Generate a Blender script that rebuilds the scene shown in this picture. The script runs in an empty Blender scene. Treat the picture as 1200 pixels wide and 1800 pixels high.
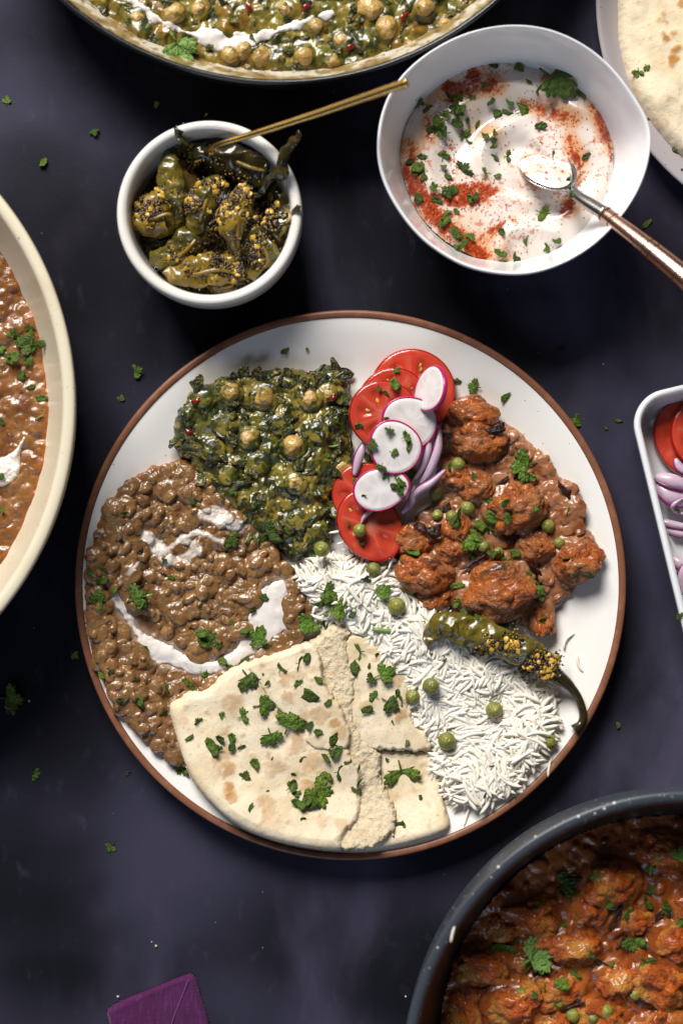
import bpy, bmesh, math, random
import numpy as np
from mathutils import Vector, Matrix, noise as mnoise

# ------------------------------------------------------------------ camera, light, exposure
scn = bpy.context.scene
COL = scn.collection
H = 0.80                      # camera height over the table (m)
S = 1.0 / 3600.0              # metres per photograph pixel on the table
cd = bpy.data.cameras.new("camera")
cam = bpy.data.objects.new("camera", cd)
COL.objects.link(cam)
cam.location = (0, 0, H)
cd.sensor_fit = 'VERTICAL'
cd.sensor_height = 36.0
cd.lens = 36.0 * H / (1800 * S)
cd.clip_start = 0.05
cd.clip_end = 20.0
cd.dof.use_dof = True
cd.dof.focus_distance = H - 0.012
cd.dof.aperture_fstop = 3.6
scn.camera = cam

world = bpy.data.worlds.new("World")
scn.world = world
world.use_nodes = True
bg = world.node_tree.nodes["Background"]
bg.inputs[0].default_value = (1.0, 0.96, 0.92, 1)
bg.inputs[1].default_value = 0.04


def area(name, loc, target, sx, sy, power, color):
    ld = bpy.data.lights.new(name, 'AREA')
    ld.shape = 'RECTANGLE'
    ld.size, ld.size_y = sx, sy
    ld.energy = power
    ld.color = color
    o = bpy.data.objects.new(name, ld)
    COL.objects.link(o)
    o.location = loc
    o.rotation_euler = (Vector(target) - Vector(loc)).to_track_quat('-Z', 'Y').to_euler()
    return o


area("window_light", (-0.72, 2.05, 1.85), (0.0, 0.0, 0.0), 1.4, 1.1, 152.0, (1.0, 0.968, 0.925))
area("cool_fill_light", (-0.55, -1.85, 1.35), (0.0, -0.05, 0.0), 1.3, 0.9, 10.5, (0.55, 0.71, 1.0))  # added soft cool fill for the shaded sides; no window seen there

scn.view_settings.view_transform = 'Standard'
scn.view_settings.look = 'None'
scn.view_settings.exposure = 0.0
scn.view_settings.gamma = 1.0
scn.view_settings.use_curve_mapping = False
scn.render.engine = 'CYCLES'
scn.cycles.use_denoising = True
scn.cycles.max_bounces = 6
scn.cycles.diffuse_bounces = 3
scn.cycles.glossy_bounces = 3
scn.cycles.sample_clamp_indirect = 6.0

rnd = random.Random(11)
nrs = np.random.RandomState(5)


# ------------------------------------------------------------------ helpers
def P(px, py, z=0.0):
    k = (H - z) / H * S
    return Vector(((px - 600) * k, (900 - py) * k, z))


def P2(pts, z=0.0):
    return [tuple(P(a, b, z)[:2]) for a, b in pts]


def L(px, z=0.0):
    return px * S * (H - z) / H


def h2(ix, iy, seed):
    n = (ix * 374761393 + iy * 668265263 + seed * 1274126177) & 0xffffffff
    n = ((n ^ (n >> 13)) * 1274126177) & 0xffffffff
    return ((n ^ (n >> 16)) & 0xffff) / 65535.0


def vn(x, y, seed=0):
    ix = np.floor(x).astype(np.int64)
    iy = np.floor(y).astype(np.int64)
    fx, fy = x - ix, y - iy
    fx = fx * fx * fx * (fx * (fx * 6 - 15) + 10)
    fy = fy * fy * fy * (fy * (fy * 6 - 15) + 10)
    a, b = h2(ix, iy, seed), h2(ix + 1, iy, seed)
    c, d = h2(ix, iy + 1, seed), h2(ix + 1, iy + 1, seed)
    return (a + (b - a) * fx) * (1 - fy) + (c + (d - c) * fx) * fy


def fbm(x, y, freq, octv=3, seed=0):
    s, a, t = 0.0, 1.0, 0.0
    for k in range(octv):
        s = s + a * vn(x * freq + k * 17.3, y * freq - k * 9.1, seed + k * 31)
        t += a
        a *= 0.5
        freq *= 2.03
    return s / t


def worley(x, y, freq, seed=0):
    x, y = x * freq, y * freq
    ix, iy = np.floor(x).astype(np.int64), np.floor(y).astype(np.int64)
    best = np.full(x.shape, 9.0)
    cid = np.zeros(x.shape)
    for dx in (-1, 0, 1):
        for dy in (-1, 0, 1):
            cx, cy = ix + dx, iy + dy
            d = np.hypot(cx + h2(cx, cy, seed) - x, cy + h2(cx, cy, seed + 7) - y)
            m = d < best
            best = np.where(m, d, best)
            cid = np.where(m, h2(cx, cy, seed + 19), cid)
    return best, cid


def sstep(a, b, x):
    t = np.clip((x - a) / (b - a), 0, 1)
    return t * t * (3 - 2 * t)


def smax(a, b, k):
    h = np.maximum(k - np.abs(a - b), 0) / k
    return np.maximum(a, b) + h * h * k * 0.25


def chaikin(pts, n=2, closed=True):
    for _ in range(n):
        q = []
        m = len(pts)
        for i in range(m if closed else m - 1):
            a, b = pts[i], pts[(i + 1) % m]
            q.append((a[0] * .75 + b[0] * .25, a[1] * .75 + b[1] * .25))
            q.append((a[0] * .25 + b[0] * .75, a[1] * .25 + b[1] * .75))
        if not closed:
            q = [pts[0]] + q + [pts[-1]]
        pts = q
    return pts


def poly_d(pts):
    def f(X, Y):
        d = np.full(X.shape, 1e9)
        ins = np.zeros(X.shape, bool)
        n = len(pts)
        for i in range(n):
            (ax, ay), (bx, by) = pts[i], pts[(i + 1) % n]
            ex, ey = bx - ax, by - ay
            t = np.clip(((X - ax) * ex + (Y - ay) * ey) / (ex * ex + ey * ey + 1e-18), 0, 1)
            d = np.minimum(d, (X - ax - t * ex) ** 2 + (Y - ay - t * ey) ** 2)
            if ay != by:
                c = ((ay > Y) != (by > Y)) & (X < (bx - ax) * (Y - ay) / (by - ay) + ax)
                ins ^= c
        d = np.sqrt(d)
        return np.where(ins, d, -d)
    return f


def stroke_d(pts, ws):
    def f(X, Y):
        best = np.full(X.shape, -1e9)
        for i in range(len(pts) - 1):
            (ax, ay), (bx, by) = pts[i], pts[i + 1]
            ex, ey = bx - ax, by - ay
            t = np.clip(((X - ax) * ex + (Y - ay) * ey) / (ex * ex + ey * ey + 1e-18), 0, 1)
            d = np.hypot(X - ax - t * ex, Y - ay - t * ey)
            best = np.maximum(best, ws[i] + (ws[i + 1] - ws[i]) * t - d)
        return best
    return f


def mesh_np(name, V, F, smooth=True, col=None):
    me = bpy.data.meshes.new(name)
    V = np.asarray(V, np.float32)
    F = np.asarray(F, np.int32)
    k = F.shape[1]
    me.vertices.add(len(V))
    me.vertices.foreach_set("co", V.ravel())
    me.loops.add(F.size)
    me.loops.foreach_set("vertex_index", F.ravel())
    me.polygons.add(len(F))
    me.polygons.foreach_set("loop_start", np.arange(0, F.size, k, dtype=np.int32))
    if smooth:
        me.polygons.foreach_set("use_smooth", np.ones(len(F), bool))
    me.update(calc_edges=True)
    if col is not None:
        ca = me.color_attributes.new("Col", 'FLOAT_COLOR', 'POINT')
        c4 = np.ones((len(V), 4), np.float32)
        c4[:, :3] = col
        ca.data.foreach_set("color", c4.ravel())
    return me


def mesh_py(name, V, F, smooth=True, col=None):
    me = bpy.data.meshes.new(name)
    me.from_pydata([tuple(v) for v in V], [], F)
    if smooth:
        me.polygons.foreach_set("use_smooth", [True] * len(me.polygons))
    me.update()
    if col is not None:
        ca = me.color_attributes.new("Col", 'FLOAT_COLOR', 'POINT')
        c4 = np.ones((len(V), 4), np.float32)
        c4[:, :3] = np.asarray(col)
        ca.data.foreach_set("color", c4.ravel())
    return me


def tag(o, label=None, cat=None, group=None, kind=None):
    if label:
        o["label"] = label
    if cat:
        o["category"] = cat
    if group:
        o["group"] = group
    if kind:
        o["kind"] = kind
    return o


def thing(name, label, cat, loc, group=None):
    e = bpy.data.objects.new(name, None)
    e.empty_display_size = 0.01
    e.location = loc
    COL.objects.link(e)
    return tag(e, label, cat, group)


def obj(name, me, mat, parent=None, loc=None, rot=None, scale=None):
    o = bpy.data.objects.new(name, me)
    if mat is not None and not me.materials:
        me.materials.append(mat)
    if loc is not None:
        o.location = loc
    if rot is not None:
        if isinstance(rot, Matrix):
            o.rotation_euler = rot.to_euler()
        else:
            o.rotation_euler = rot
    if scale is not None:
        o.scale = scale if hasattr(scale, '__len__') else (scale,) * 3
    if parent is not None:
        o.parent = parent
        q, m = parent, Vector((0, 0, 0))
        while q is not None:                 # parents are only translated
            m = m + Vector(q.location)
            q = q.parent
        if parent.parent is not None:        # sub-part: its own part sits at the world origin of the thing
            m = Vector(parent.parent.location)
            o.matrix_parent_inverse = Matrix.Identity(4)
            if parent.location.length < 1e-9:
                pass
            else:
                o.matrix_parent_inverse = (Matrix.Translation(parent.location) @ parent.rotation_euler.to_matrix().to_4x4() @ Matrix.Diagonal((*parent.scale, 1))).inverted()
        else:
            o.matrix_parent_inverse = (Matrix.Translation(parent.location) @ parent.rotation_euler.to_matrix().to_4x4() @ Matrix.Diagonal((*parent.scale, 1))).inverted()
    COL.objects.link(o)
    return o


# ------------------------------------------------------------------ materials
def mat(name, col=(.5, .5, .5), rough=.5, spec=.5, coat=0.0, sss=0.0, sr=(1, .4, .2), sscale=.002, metal=0.0,
        attr=False, layers=(), specks=(), bump=(), var=0.0, hue=0.0, trans=0.0, rvar=None, aniso=0.0, sheen=0.0):
    m = bpy.data.materials.new(name)
    m.use_nodes = True
    nt = m.node_tree
    N, K = nt.nodes, nt.links
    b = N["Principled BSDF"]
    tc = N.new("ShaderNodeTexCoord")

    def noise(scale, detail=3.0, dist=0.0, stretch=None):
        n = N.new("ShaderNodeTexNoise")
        n.inputs["Scale"].default_value = scale
        n.inputs["Detail"].default_value = detail
        n.inputs["Distortion"].default_value = dist
        if stretch:
            mp = N.new("ShaderNodeMapping")
            mp.inputs["Scale"].default_value = stretch[:3]
            if len(stretch) > 3:
                mp.inputs["Rotation"].default_value = (0, 0, stretch[3])
            K.new(tc.outputs["Object"], mp.inputs["Vector"])
            K.new(mp.outputs[0], n.inputs["Vector"])
        else:
            K.new(tc.outputs["Object"], n.inputs["Vector"])
        return n.outputs["Fac"]

    def mrange(sock, lo, hi):
        r = N.new("ShaderNodeMapRange")
        r.interpolation_type = 'SMOOTHSTEP'
        r.inputs["From Min"].default_value = lo
        r.inputs["From Max"].default_value = hi
        K.new(sock, r.inputs["Value"])
        return r.outputs["Result"]

    def mix(fac, a, bcol, amt=1.0):
        x = N.new("ShaderNodeMix")
        x.data_type = 'RGBA'
        if amt != 1.0:
            mm = N.new("ShaderNodeMath")
            mm.operation = 'MULTIPLY'
            mm.inputs[1].default_value = amt
            K.new(fac, mm.inputs[0])
            fac = mm.outputs[0]
        K.new(fac, x.inputs[0])
        K.new(a, x.inputs[6])
        x.inputs[7].default_value = (*bcol, 1)
        return x.outputs[2]

    if attr:
        a = N.new("ShaderNodeAttribute")
        a.attribute_name = "Col"
        c = a.outputs["Color"]
    else:
        a = N.new("ShaderNodeRGB")
        a.outputs[0].default_value = (*col, 1)
        c = a.outputs[0]
    for ly in layers:                       # (scale, colour, lo, hi, amount, detail, stretch)
        sc_, co, lo, hi = ly[:4]
        amt = ly[4] if len(ly) > 4 else 1.0
        det = ly[5] if len(ly) > 5 else 3.0
        st = ly[6] if len(ly) > 6 else None
        c = mix(mrange(noise(sc_, det, 0.3, st), lo, hi), c, co, amt)
    for sp in specks:                       # (scale, colour, radius, keep)
        v = N.new("ShaderNodeTexVoronoi")
        v.inputs["Scale"].default_value = sp[0]
        K.new(tc.outputs["Object"], v.inputs["Vector"])
        lt = N.new("ShaderNodeMath"); lt.operation = 'LESS_THAN'; lt.inputs[1].default_value = sp[2]
        K.new(v.outputs["Distance"], lt.inputs[0])
        sx = N.new("ShaderNodeSeparateColor")
        K.new(v.outputs["Color"], sx.inputs[0])
        l2 = N.new("ShaderNodeMath"); l2.operation = 'LESS_THAN'; l2.inputs[1].default_value = sp[3]
        K.new(sx.outputs[0], l2.inputs[0])
        mu = N.new("ShaderNodeMath"); mu.operation = 'MULTIPLY'
        K.new(lt.outputs[0], mu.inputs[0]); K.new(l2.outputs[0], mu.inputs[1])
        c = mix(mu.outputs[0], c, sp[1])
    if var or hue:
        oi = N.new("ShaderNodeObjectInfo")
        hs = N.new("ShaderNodeHueSaturation")
        r = N.new("ShaderNodeMapRange")
        r.inputs["To Min"].default_value = 1 - var
        r.inputs["To Max"].default_value = 1 + var
        K.new(oi.outputs["Random"], r.inputs["Value"])
        K.new(r.outputs[0], hs.inputs["Value"])
        if hue:
            m2 = N.new("ShaderNodeMath"); m2.operation = 'MULTIPLY'; m2.inputs[1].default_value = 7.31
            K.new(oi.outputs["Random"], m2.inputs[0])
            fr = N.new("ShaderNodeMath"); fr.operation = 'FRACT'
            K.new(m2.outputs[0], fr.inputs[0])
            r2 = N.new("ShaderNodeMapRange")
            r2.inputs["To Min"].default_value = .5 - hue
            r2.inputs["To Max"].default_value = .5 + hue
            K.new(fr.outputs[0], r2.inputs["Value"])
            K.new(r2.outputs[0], hs.inputs["Hue"])
        K.new(c, hs.inputs["Color"])
        c = hs.outputs[0]
    K.new(c, b.inputs["Base Color"])
    b.inputs["Roughness"].default_value = rough
    if rvar:                                # (scale, lo roughness, hi roughness)
        rr = N.new("ShaderNodeMapRange")
        rr.inputs["From Min"].default_value = .35
        rr.inputs["From Max"].default_value = .65
        rr.inputs["To Min"].default_value = rvar[1]
        rr.inputs["To Max"].default_value = rvar[2]
        K.new(noise(rvar[0]), rr.inputs["Value"])
        K.new(rr.outputs[0], b.inputs["Roughness"])
    b.inputs["Specular IOR Level"].default_value = spec
    b.inputs["Metallic"].default_value = metal
    b.inputs["Coat Weight"].default_value = coat
    b.inputs["Coat Roughness"].default_value = 0.08
    if sheen:
        b.inputs["Sheen Weight"].default_value = sheen
    if sss:
        b.inputs["Subsurface Weight"].default_value = sss
        b.inputs["Subsurface Radius"].default_value = sr
        b.inputs["Subsurface Scale"].default_value = sscale
    prev = None
    for bm_ in bump:                        # (scale, strength, distance, stretch)
        bp = N.new("ShaderNodeBump")
        bp.inputs["Strength"].default_value = bm_[1]
        bp.inputs["Distance"].default_value = bm_[2]
        K.new(noise(bm_[0], 4.0, 0.0, bm_[3] if len(bm_) > 3 else None), bp.inputs["Height"])
        if prev is not None:
            K.new(prev, bp.inputs["Normal"])
        prev = bp.outputs[0]
    if prev is not None:
        K.new(prev, b.inputs["Normal"])
    if trans:
        t = N.new("ShaderNodeBsdfTranslucent")
        K.new(c, t.inputs["Color"])
        ms = N.new("ShaderNodeMixShader")
        ms.inputs[0].default_value = trans
        K.new(b.outputs[0], ms.inputs[1])
        K.new(t.outputs[0], ms.inputs[2])
        K.new(ms.outputs[0], N["Material Output"].inputs["Surface"])
    return m


MT = {}
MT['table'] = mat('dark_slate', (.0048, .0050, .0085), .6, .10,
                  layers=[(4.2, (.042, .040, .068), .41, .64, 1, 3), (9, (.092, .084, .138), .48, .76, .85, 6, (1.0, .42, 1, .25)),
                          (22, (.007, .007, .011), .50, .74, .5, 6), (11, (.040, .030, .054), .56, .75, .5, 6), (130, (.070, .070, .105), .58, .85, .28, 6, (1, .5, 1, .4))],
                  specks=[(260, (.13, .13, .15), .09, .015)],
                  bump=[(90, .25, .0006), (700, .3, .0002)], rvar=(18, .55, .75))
MT['plate_glaze'] = mat('ivory_glaze', (.80, .775, .735), .16, .5, coat=.3,
                        specks=[(330, (.10, .07, .05), .09, .10)], bump=[(28, .05, .001)])
MT['terracotta'] = mat('brown_rim', (.19, .072, .036), .42, .4, layers=[(160, (.27, .12, .065), .45, .75, .7)],
                       bump=[(900, .12, .0002)])
MT['white_ceramic'] = mat('white_ceramic', (.78, .785, .80), .13, .5, coat=.4, bump=[(22, .06, .001)])
MT['cream_ceramic'] = mat('cream_ceramic', (.74, .71, .66), .17, .5, coat=.35, layers=[(60, (.66, .62, .55), .5, .8, .5)], specks=[(260, (.12, .07, .02), .10, .06)])
MT['grey_stone'] = mat('speckled_stoneware', (.37, .335, .345), .35, .4, specks=[(190, (.03, .025, .02), .16, .22), (420, (.05, .04, .03), .12, .15)])
MT['cream_pan'] = mat('cream_enamel', (.68, .61, .46), .33, .45, layers=[(35, (.62, .52, .35), .5, .75, .6)],
                      specks=[(240, (.12, .07, .03), .10, .22), (420, (.25, .17, .08), .11, .2)])
MT['grey_pan'] = mat('grey_enamel', (.040, .048, .062), .38, .5, specks=[(260, (.6, .58, .55), .16, .35), (520, (.45, .45, .42), .14, .25)])
MT['dark_pan_in'] = mat('dark_nonstick', (.012, .011, .011), .45, .4)
MT['black_iron'] = mat('black_enamel', (.010, .010, .012), .22, .5, specks=[(900, (.2, .2, .2), .1, .1)])
MT['smeared_pan'] = mat('curry_smeared_enamel', (.52, .47, .36), .3, .5, layers=[(95, (.22, .13, .02), .42, .58, .9, 5), (240, (.10, .07, .02), .52, .66, .8, 4)])
WET = dict(spec=.5, coat=.35)
MT['wet'] = mat('wet_curry', attr=True, rough=.27, layers=[(900, (.085, .026, .010), .60, .70, .75, 4), (1300, (.40, .15, .05), .64, .74, .6, 3), (260, (.30, .10, .022), .56, .74, .5, 4)], bump=[(260, .35, .0018), (700, .3, .0008), (1600, .25, .0003)], rvar=(300, .14, .40), **WET)
MT['wet_fine'] = mat('wet_greens', attr=True, rough=.3, bump=[(500, .35, .0010), (1500, .3, .0004)], rvar=(300, .13, .42), **WET)
MT['lentil'] = mat('lentil_skin', (.210, .104, .039), .24, layers=[(1.2, (.265, .138, .056), .42, .7, .8), (3.2, (.12, .048, .022), .56, .72, .7, 4)], var=.20, hue=.010, bump=[(1.1, .5, .35), (3.5, .4, .12)], rvar=(2, .12, .42), **WET)
MT['lentil_pan'] = mat('lentil_pan_skin', (.195, .080, .023), .24, layers=[(1.2, (.25, .108, .036), .42, .7, .8)], var=.18, hue=.01, bump=[(1.1, .5, .35), (3.5, .4, .12)], rvar=(2, .12, .42), **WET)
MT['blackbean'] = mat('dark_bean_skin', (.018, .010, .013), .18, var=.4, **WET)
MT['cream'] = mat('dairy_cream', (.74, .69, .64), .22, layers=[(160, (.60, .46, .34), .55, .80, .7, 4)], coat=.3, sss=.25, sr=(1, .8, .6), sscale=.0015, bump=[(130, .25, .0014), (500, .2, .0005)])
MT['chickpea'] = mat('chickpea_skin', (.50, .315, .100), .24, layers=[(.8, (.32, .195, .034), .42, .64, .8), (.9, (.080, .075, .013), .60, .66, .85, 3)], var=.12, bump=[(1.4, .25, .15)], rvar=(2, .15, .42), **WET)
MT['spinach'] = mat('cooked_spinach', (.058, .064, .010), .22, layers=[(1.0, (.17, .130, .018), .44, .66, .85), (2.6, (.016, .022, .006), .52, .68, .8)], var=.5, hue=.02, bump=[(1.8, .5, .3), (5, .25, .08)], rvar=(2, .12, .42), **WET)
MT['chilli_flake'] = mat('chilli_flake', (.20, .012, .008), .25, var=.3, **WET)
MT['floret'] = mat('masala_floret', attr=True, rough=.32, layers=[(2.2, (.26, .058, .014), .52, .68, .7, 4), (3.1, (.56, .25, .06), .58, .72, .6, 4), (6, (.07, .018, .007), .62, .70, .8, 4), (.9, (.050, .016, .008), .60, .68, .85, 5)], bump=[(9, .5, .10), (24, .45, .04)], rvar=(5, .16, .5), spec=.5, coat=.3)
MT['char'] = mat('charred_onion', (.020, .007, .006), .33, layers=[(1.3, (.12, .030, .016), .46, .70, .85, 4)], var=.3, bump=[(2.2, .4, .2)], spec=.35, coat=.12)
MT['rice'] = mat('cooked_rice', (.87, .81, .69), .34, coat=.08, sss=.25, sr=(1, .9, .7), sscale=.0020, var=.05)
MT['rice_under'] = mat('rice_under', (.92, .86, .74), .5, bump=[(500, .3, .0006)])
MT['bread'] = mat('flatbread_crust', attr=True, rough=.62, spec=.25, sss=.12, sr=(1, .7, .4), sscale=.002,
                  layers=[(60, (.56, .42, .25), .50, .76, .6, 5), (85, (.45, .25, .085), .62, .76, .55, 5), (700, (.38, .24, .11), .60, .72, .5, 3)], bump=[(120, .35, .0016), (420, .35, .0006), (1400, .4, .0003)])
MT['crumb'] = mat('flatbread_crumb', (.66, .55, .38), .8, .15, layers=[(300, (.53, .40, .23), .45, .7, .8), (1000, (.74, .65, .50), .5, .7, .7)], bump=[(420, .7, .0018), (1300, .6, .0007)], sss=.25, sscale=.003)
MT['tomato'] = mat('tomato_flesh', attr=True, rough=.14, spec=.5, coat=.35, sss=.3, sr=(1, .2, .1), sscale=.002, layers=[(150, (.56, .13, .075), .55, .78, .55, 5), (60, (.34, .016, .010), .52, .72, .6, 4)], bump=[(160, .35, .0012), (600, .25, .0004)], rvar=(140, .08, .3))
MT['tomato_skin'] = mat('tomato_skin', (.42, .014, .008), .15, coat=.3)
MT['radish'] = mat('radish_flesh', attr=True, rough=.24, coat=.2, sss=.3, sr=(1, .8, .8), sscale=.0015, layers=[(90, (.64, .56, .58), .45, .68, .7, 5)], bump=[(300, .2, .0006)])
MT['radish_skin'] = mat('radish_skin', (.42, .012, .115), .25, coat=.2)
MT['onion'] = mat('onion_flesh', (.62, .46, .56), .25, coat=.2, sss=.3, sr=(1, .6, .8), sscale=.0015, layers=[(200, (.50, .28, .42), .5, .75, .7, 2, (1, .2, 1))], trans=.15)
MT['onion_edge'] = mat('onion_skin', (.20, .022, .13), .25, coat=.2)
MT['leaf'] = mat('coriander_leaf', (.105, .185, .016), .32, layers=[(1.3, (.17, .27, .034), .48, .70, .8), (2.1, (.045, .095, .009), .54, .7, .75)], var=.45, hue=.014, trans=.15, bump=[(3, .5, .12), (9, .4, .04)])
MT['leaf_light'] = mat('light_coriander_leaf', (.23, .40, .085), .36, layers=[(1.5, (.32, .50, .14), .5, .75, .7)], trans=.2, bump=[(3, .5, .12), (9, .4, .04)])
MT['stalk'] = mat('coriander_stalk', (.16, .27, .05), .35, var=.25, coat=.1)
MT['pea'] = mat('green_pea_skin', (.185, .190, .026), .28, layers=[(1.2, (.27, .265, .060), .45, .68, .75), (2.2, (.11, .13, .016), .54, .7, .65)], coat=.2, var=.18, bump=[(1.3, .22, .14), (5, .12, .03)])
MT['chilli'] = mat('pickled_chilli', (.115, .092, .010), .26, layers=[(90, (.050, .045, .006), .45, .7, .8), (300, (.19, .115, .012), .52, .68, .8, 5), (700, (.02, .012, .004), .58, .68, .8, 4)], coat=.4, bump=[(160, .5, .0016), (600, .4, .0007)], var=.15)
MT['chilli_dark'] = mat('pickled_chilli_dark', (.035, .026, .006), .22, layers=[(140, (.075, .052, .010), .48, .7, .8)], coat=.4, bump=[(240, .4, .0008)], var=.2)
MT['chilli_gold'] = mat('pickled_chilli_gold', (.24, .150, .016), .28, layers=[(140, (.12, .080, .010), .48, .7, .8), (500, (.03, .018, .005), .58, .68, .8, 4)], coat=.2, bump=[(240, .4, .0008)], var=.2)
MT['seed'] = mat('chilli_seed', (.52, .30, .035), .25, var=.3, coat=.3)
MT['mustard'] = mat('mustard_seed', (.030, .012, .008), .25, coat=.3)
MT['turmeric'] = mat('turmeric_crumb', (.34, .21, .018), .45, coat=.15)
MT['masala'] = mat('pickle_oil', attr=True, rough=.18, spec=.5, coat=.5, bump=[(700, .6, .001), (2000, .4, .0004)])
MT['yogurt'] = mat('spiced_yogurt', attr=True, rough=.2, coat=.3, sss=.2, sr=(1, .8, .6), sscale=.0015, bump=[(120, .08, .0008), (1500, .1, .0002)])
MT['paprika'] = mat('paprika', (.36, .040, .008), .75, .2, var=.2)
MT['gold'] = mat('brushed_gold', (.62, .38, .12), .27, metal=1.0, bump=[(300, .1, .0003, (1, 8, 1))])
MT['copper'] = mat('rose_copper', (.66, .40, .30), .24, metal=1.0, layers=[(120, (.36, .20, .15), .5, .8, .6)], bump=[(260, .25, .0004)])
MT['steel'] = mat('worn_steel', (.52, .50, .47), .2, metal=1.0, layers=[(160, (.3, .28, .26), .5, .75, .6)])
MT['groove'] = mat('dark_groove', (.05, .03, .025), .4, metal=.6)
MT['linen'] = mat('plum_linen', (.066, .010, .060), .85, .15, sheen=.2, layers=[(900, (.115, .026, .105), .48, .7, .6, 2, (1, .12, 1, .3)), (900, (.06, .008, .055), .5, .7, .6, 2, (.12, 1, 1, .3))],
                  bump=[(1500, .6, .0004, (1, .15, 1, .3)), (1500, .6, .0004, (.15, 1, 1, .3))])
MT['linen_seam'] = mat('plum_linen_hem', (.115, .022, .105), .85, .15, sheen=.3, bump=[(1500, .6, .0004)])
MT['cumin'] = mat('cumin_seed', (.030, .016, .010), .5)


# ------------------------------------------------------------------ geometry builders
def lathe(name, prof, mat_, parent, c=(0, 0), seg=160, wob=0.0, capstart=False, capend=False):
    V, F = [], []
    n = len(prof)
    for r, z in prof:
        for k in range(seg):
            a = 2 * math.pi * k / seg
            V.append((c[0] + r * math.cos(a), c[1] + r * math.sin(a), z))
    for i in range(n - 1):
        for k in range(seg):
            k2 = (k + 1) % seg
            F.append((i * seg + k, i * seg + k2, (i + 1) * seg + k2, (i + 1) * seg + k))
    if capstart:
        F.append(tuple(range(seg))[::-1])
    if capend:
        F.append(tuple((n - 1) * seg + k for k in range(seg)))
    return obj(name, mesh_py(name, V, F), mat_, parent)


def smooth_prof(pts, n=2):
    return chaikin(pts, n, closed=False)


def loft(name, outline, prof, mat_, parent, c):
    V, F = [], []
    m = len(outline)
    for s, z in prof:
        for x, y in outline:
            V.append((c[0] + (x - c[0]) * s, c[1] + (y - c[1]) * s, z))
    for i in range(len(prof) - 1):
        for k in range(m):
            k2 = (k + 1) % m
            F.append((i * m + k, i * m + k2, (i + 1) * m + k2, (i + 1) * m + k))
    F.append(tuple((len(prof) - 1) * m + k for k in range(m)))
    F.append(tuple(range(m))[::-1])
    return obj(name, mesh_py(name, V, F), mat_, parent)


def tube_vf(pts, rad, sides=10, flat=1.0, up=Vector((0, 0, 1))):
    pts = [Vector(p) for p in pts]
    V, F = [], []
    n = len(pts)
    for i, p in enumerate(pts):
        t = (pts[min(i + 1, n - 1)] - pts[max(i - 1, 0)]).normalized()
        s = t.cross(up)
        if s.length < 1e-4:
            s = t.cross(Vector((0, 1, 0)))
        s.normalize()
        u = s.cross(t).normalized()
        for k in range(sides):
            a = 2 * math.pi * k / sides
            V.append(p + s * math.cos(a) * rad[i] + u * math.sin(a) * rad[i] * flat)
    for i in range(n - 1):
        for k in range(sides):
            k2 = (k + 1) % sides
            F.append((i * sides + k, i * sides + k2, (i + 1) * sides + k2, (i + 1) * sides + k))
    F.append(tuple(range(sides))[::-1])
    F.append(tuple((n - 1) * sides + k for k in range(sides)))
    return V, F


def catmull(pts, n=8):
    pts = [Vector(p) for p in pts]
    out = []
    for i in range(len(pts) - 1):
        p0, p1, p2, p3 = pts[max(i - 1, 0)], pts[i], pts[i + 1], pts[min(i + 2, len(pts) - 1)]
        for k in range(n):
            t = k / n
            out.append(0.5 * ((2 * p1) + (p2 - p0) * t + (2 * p0 - 5 * p1 + 4 * p2 - p3) * t * t + (3 * p1 - p0 - 3 * p2 + p3) * t ** 3))
    out.append(pts[-1])
    return out


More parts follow.
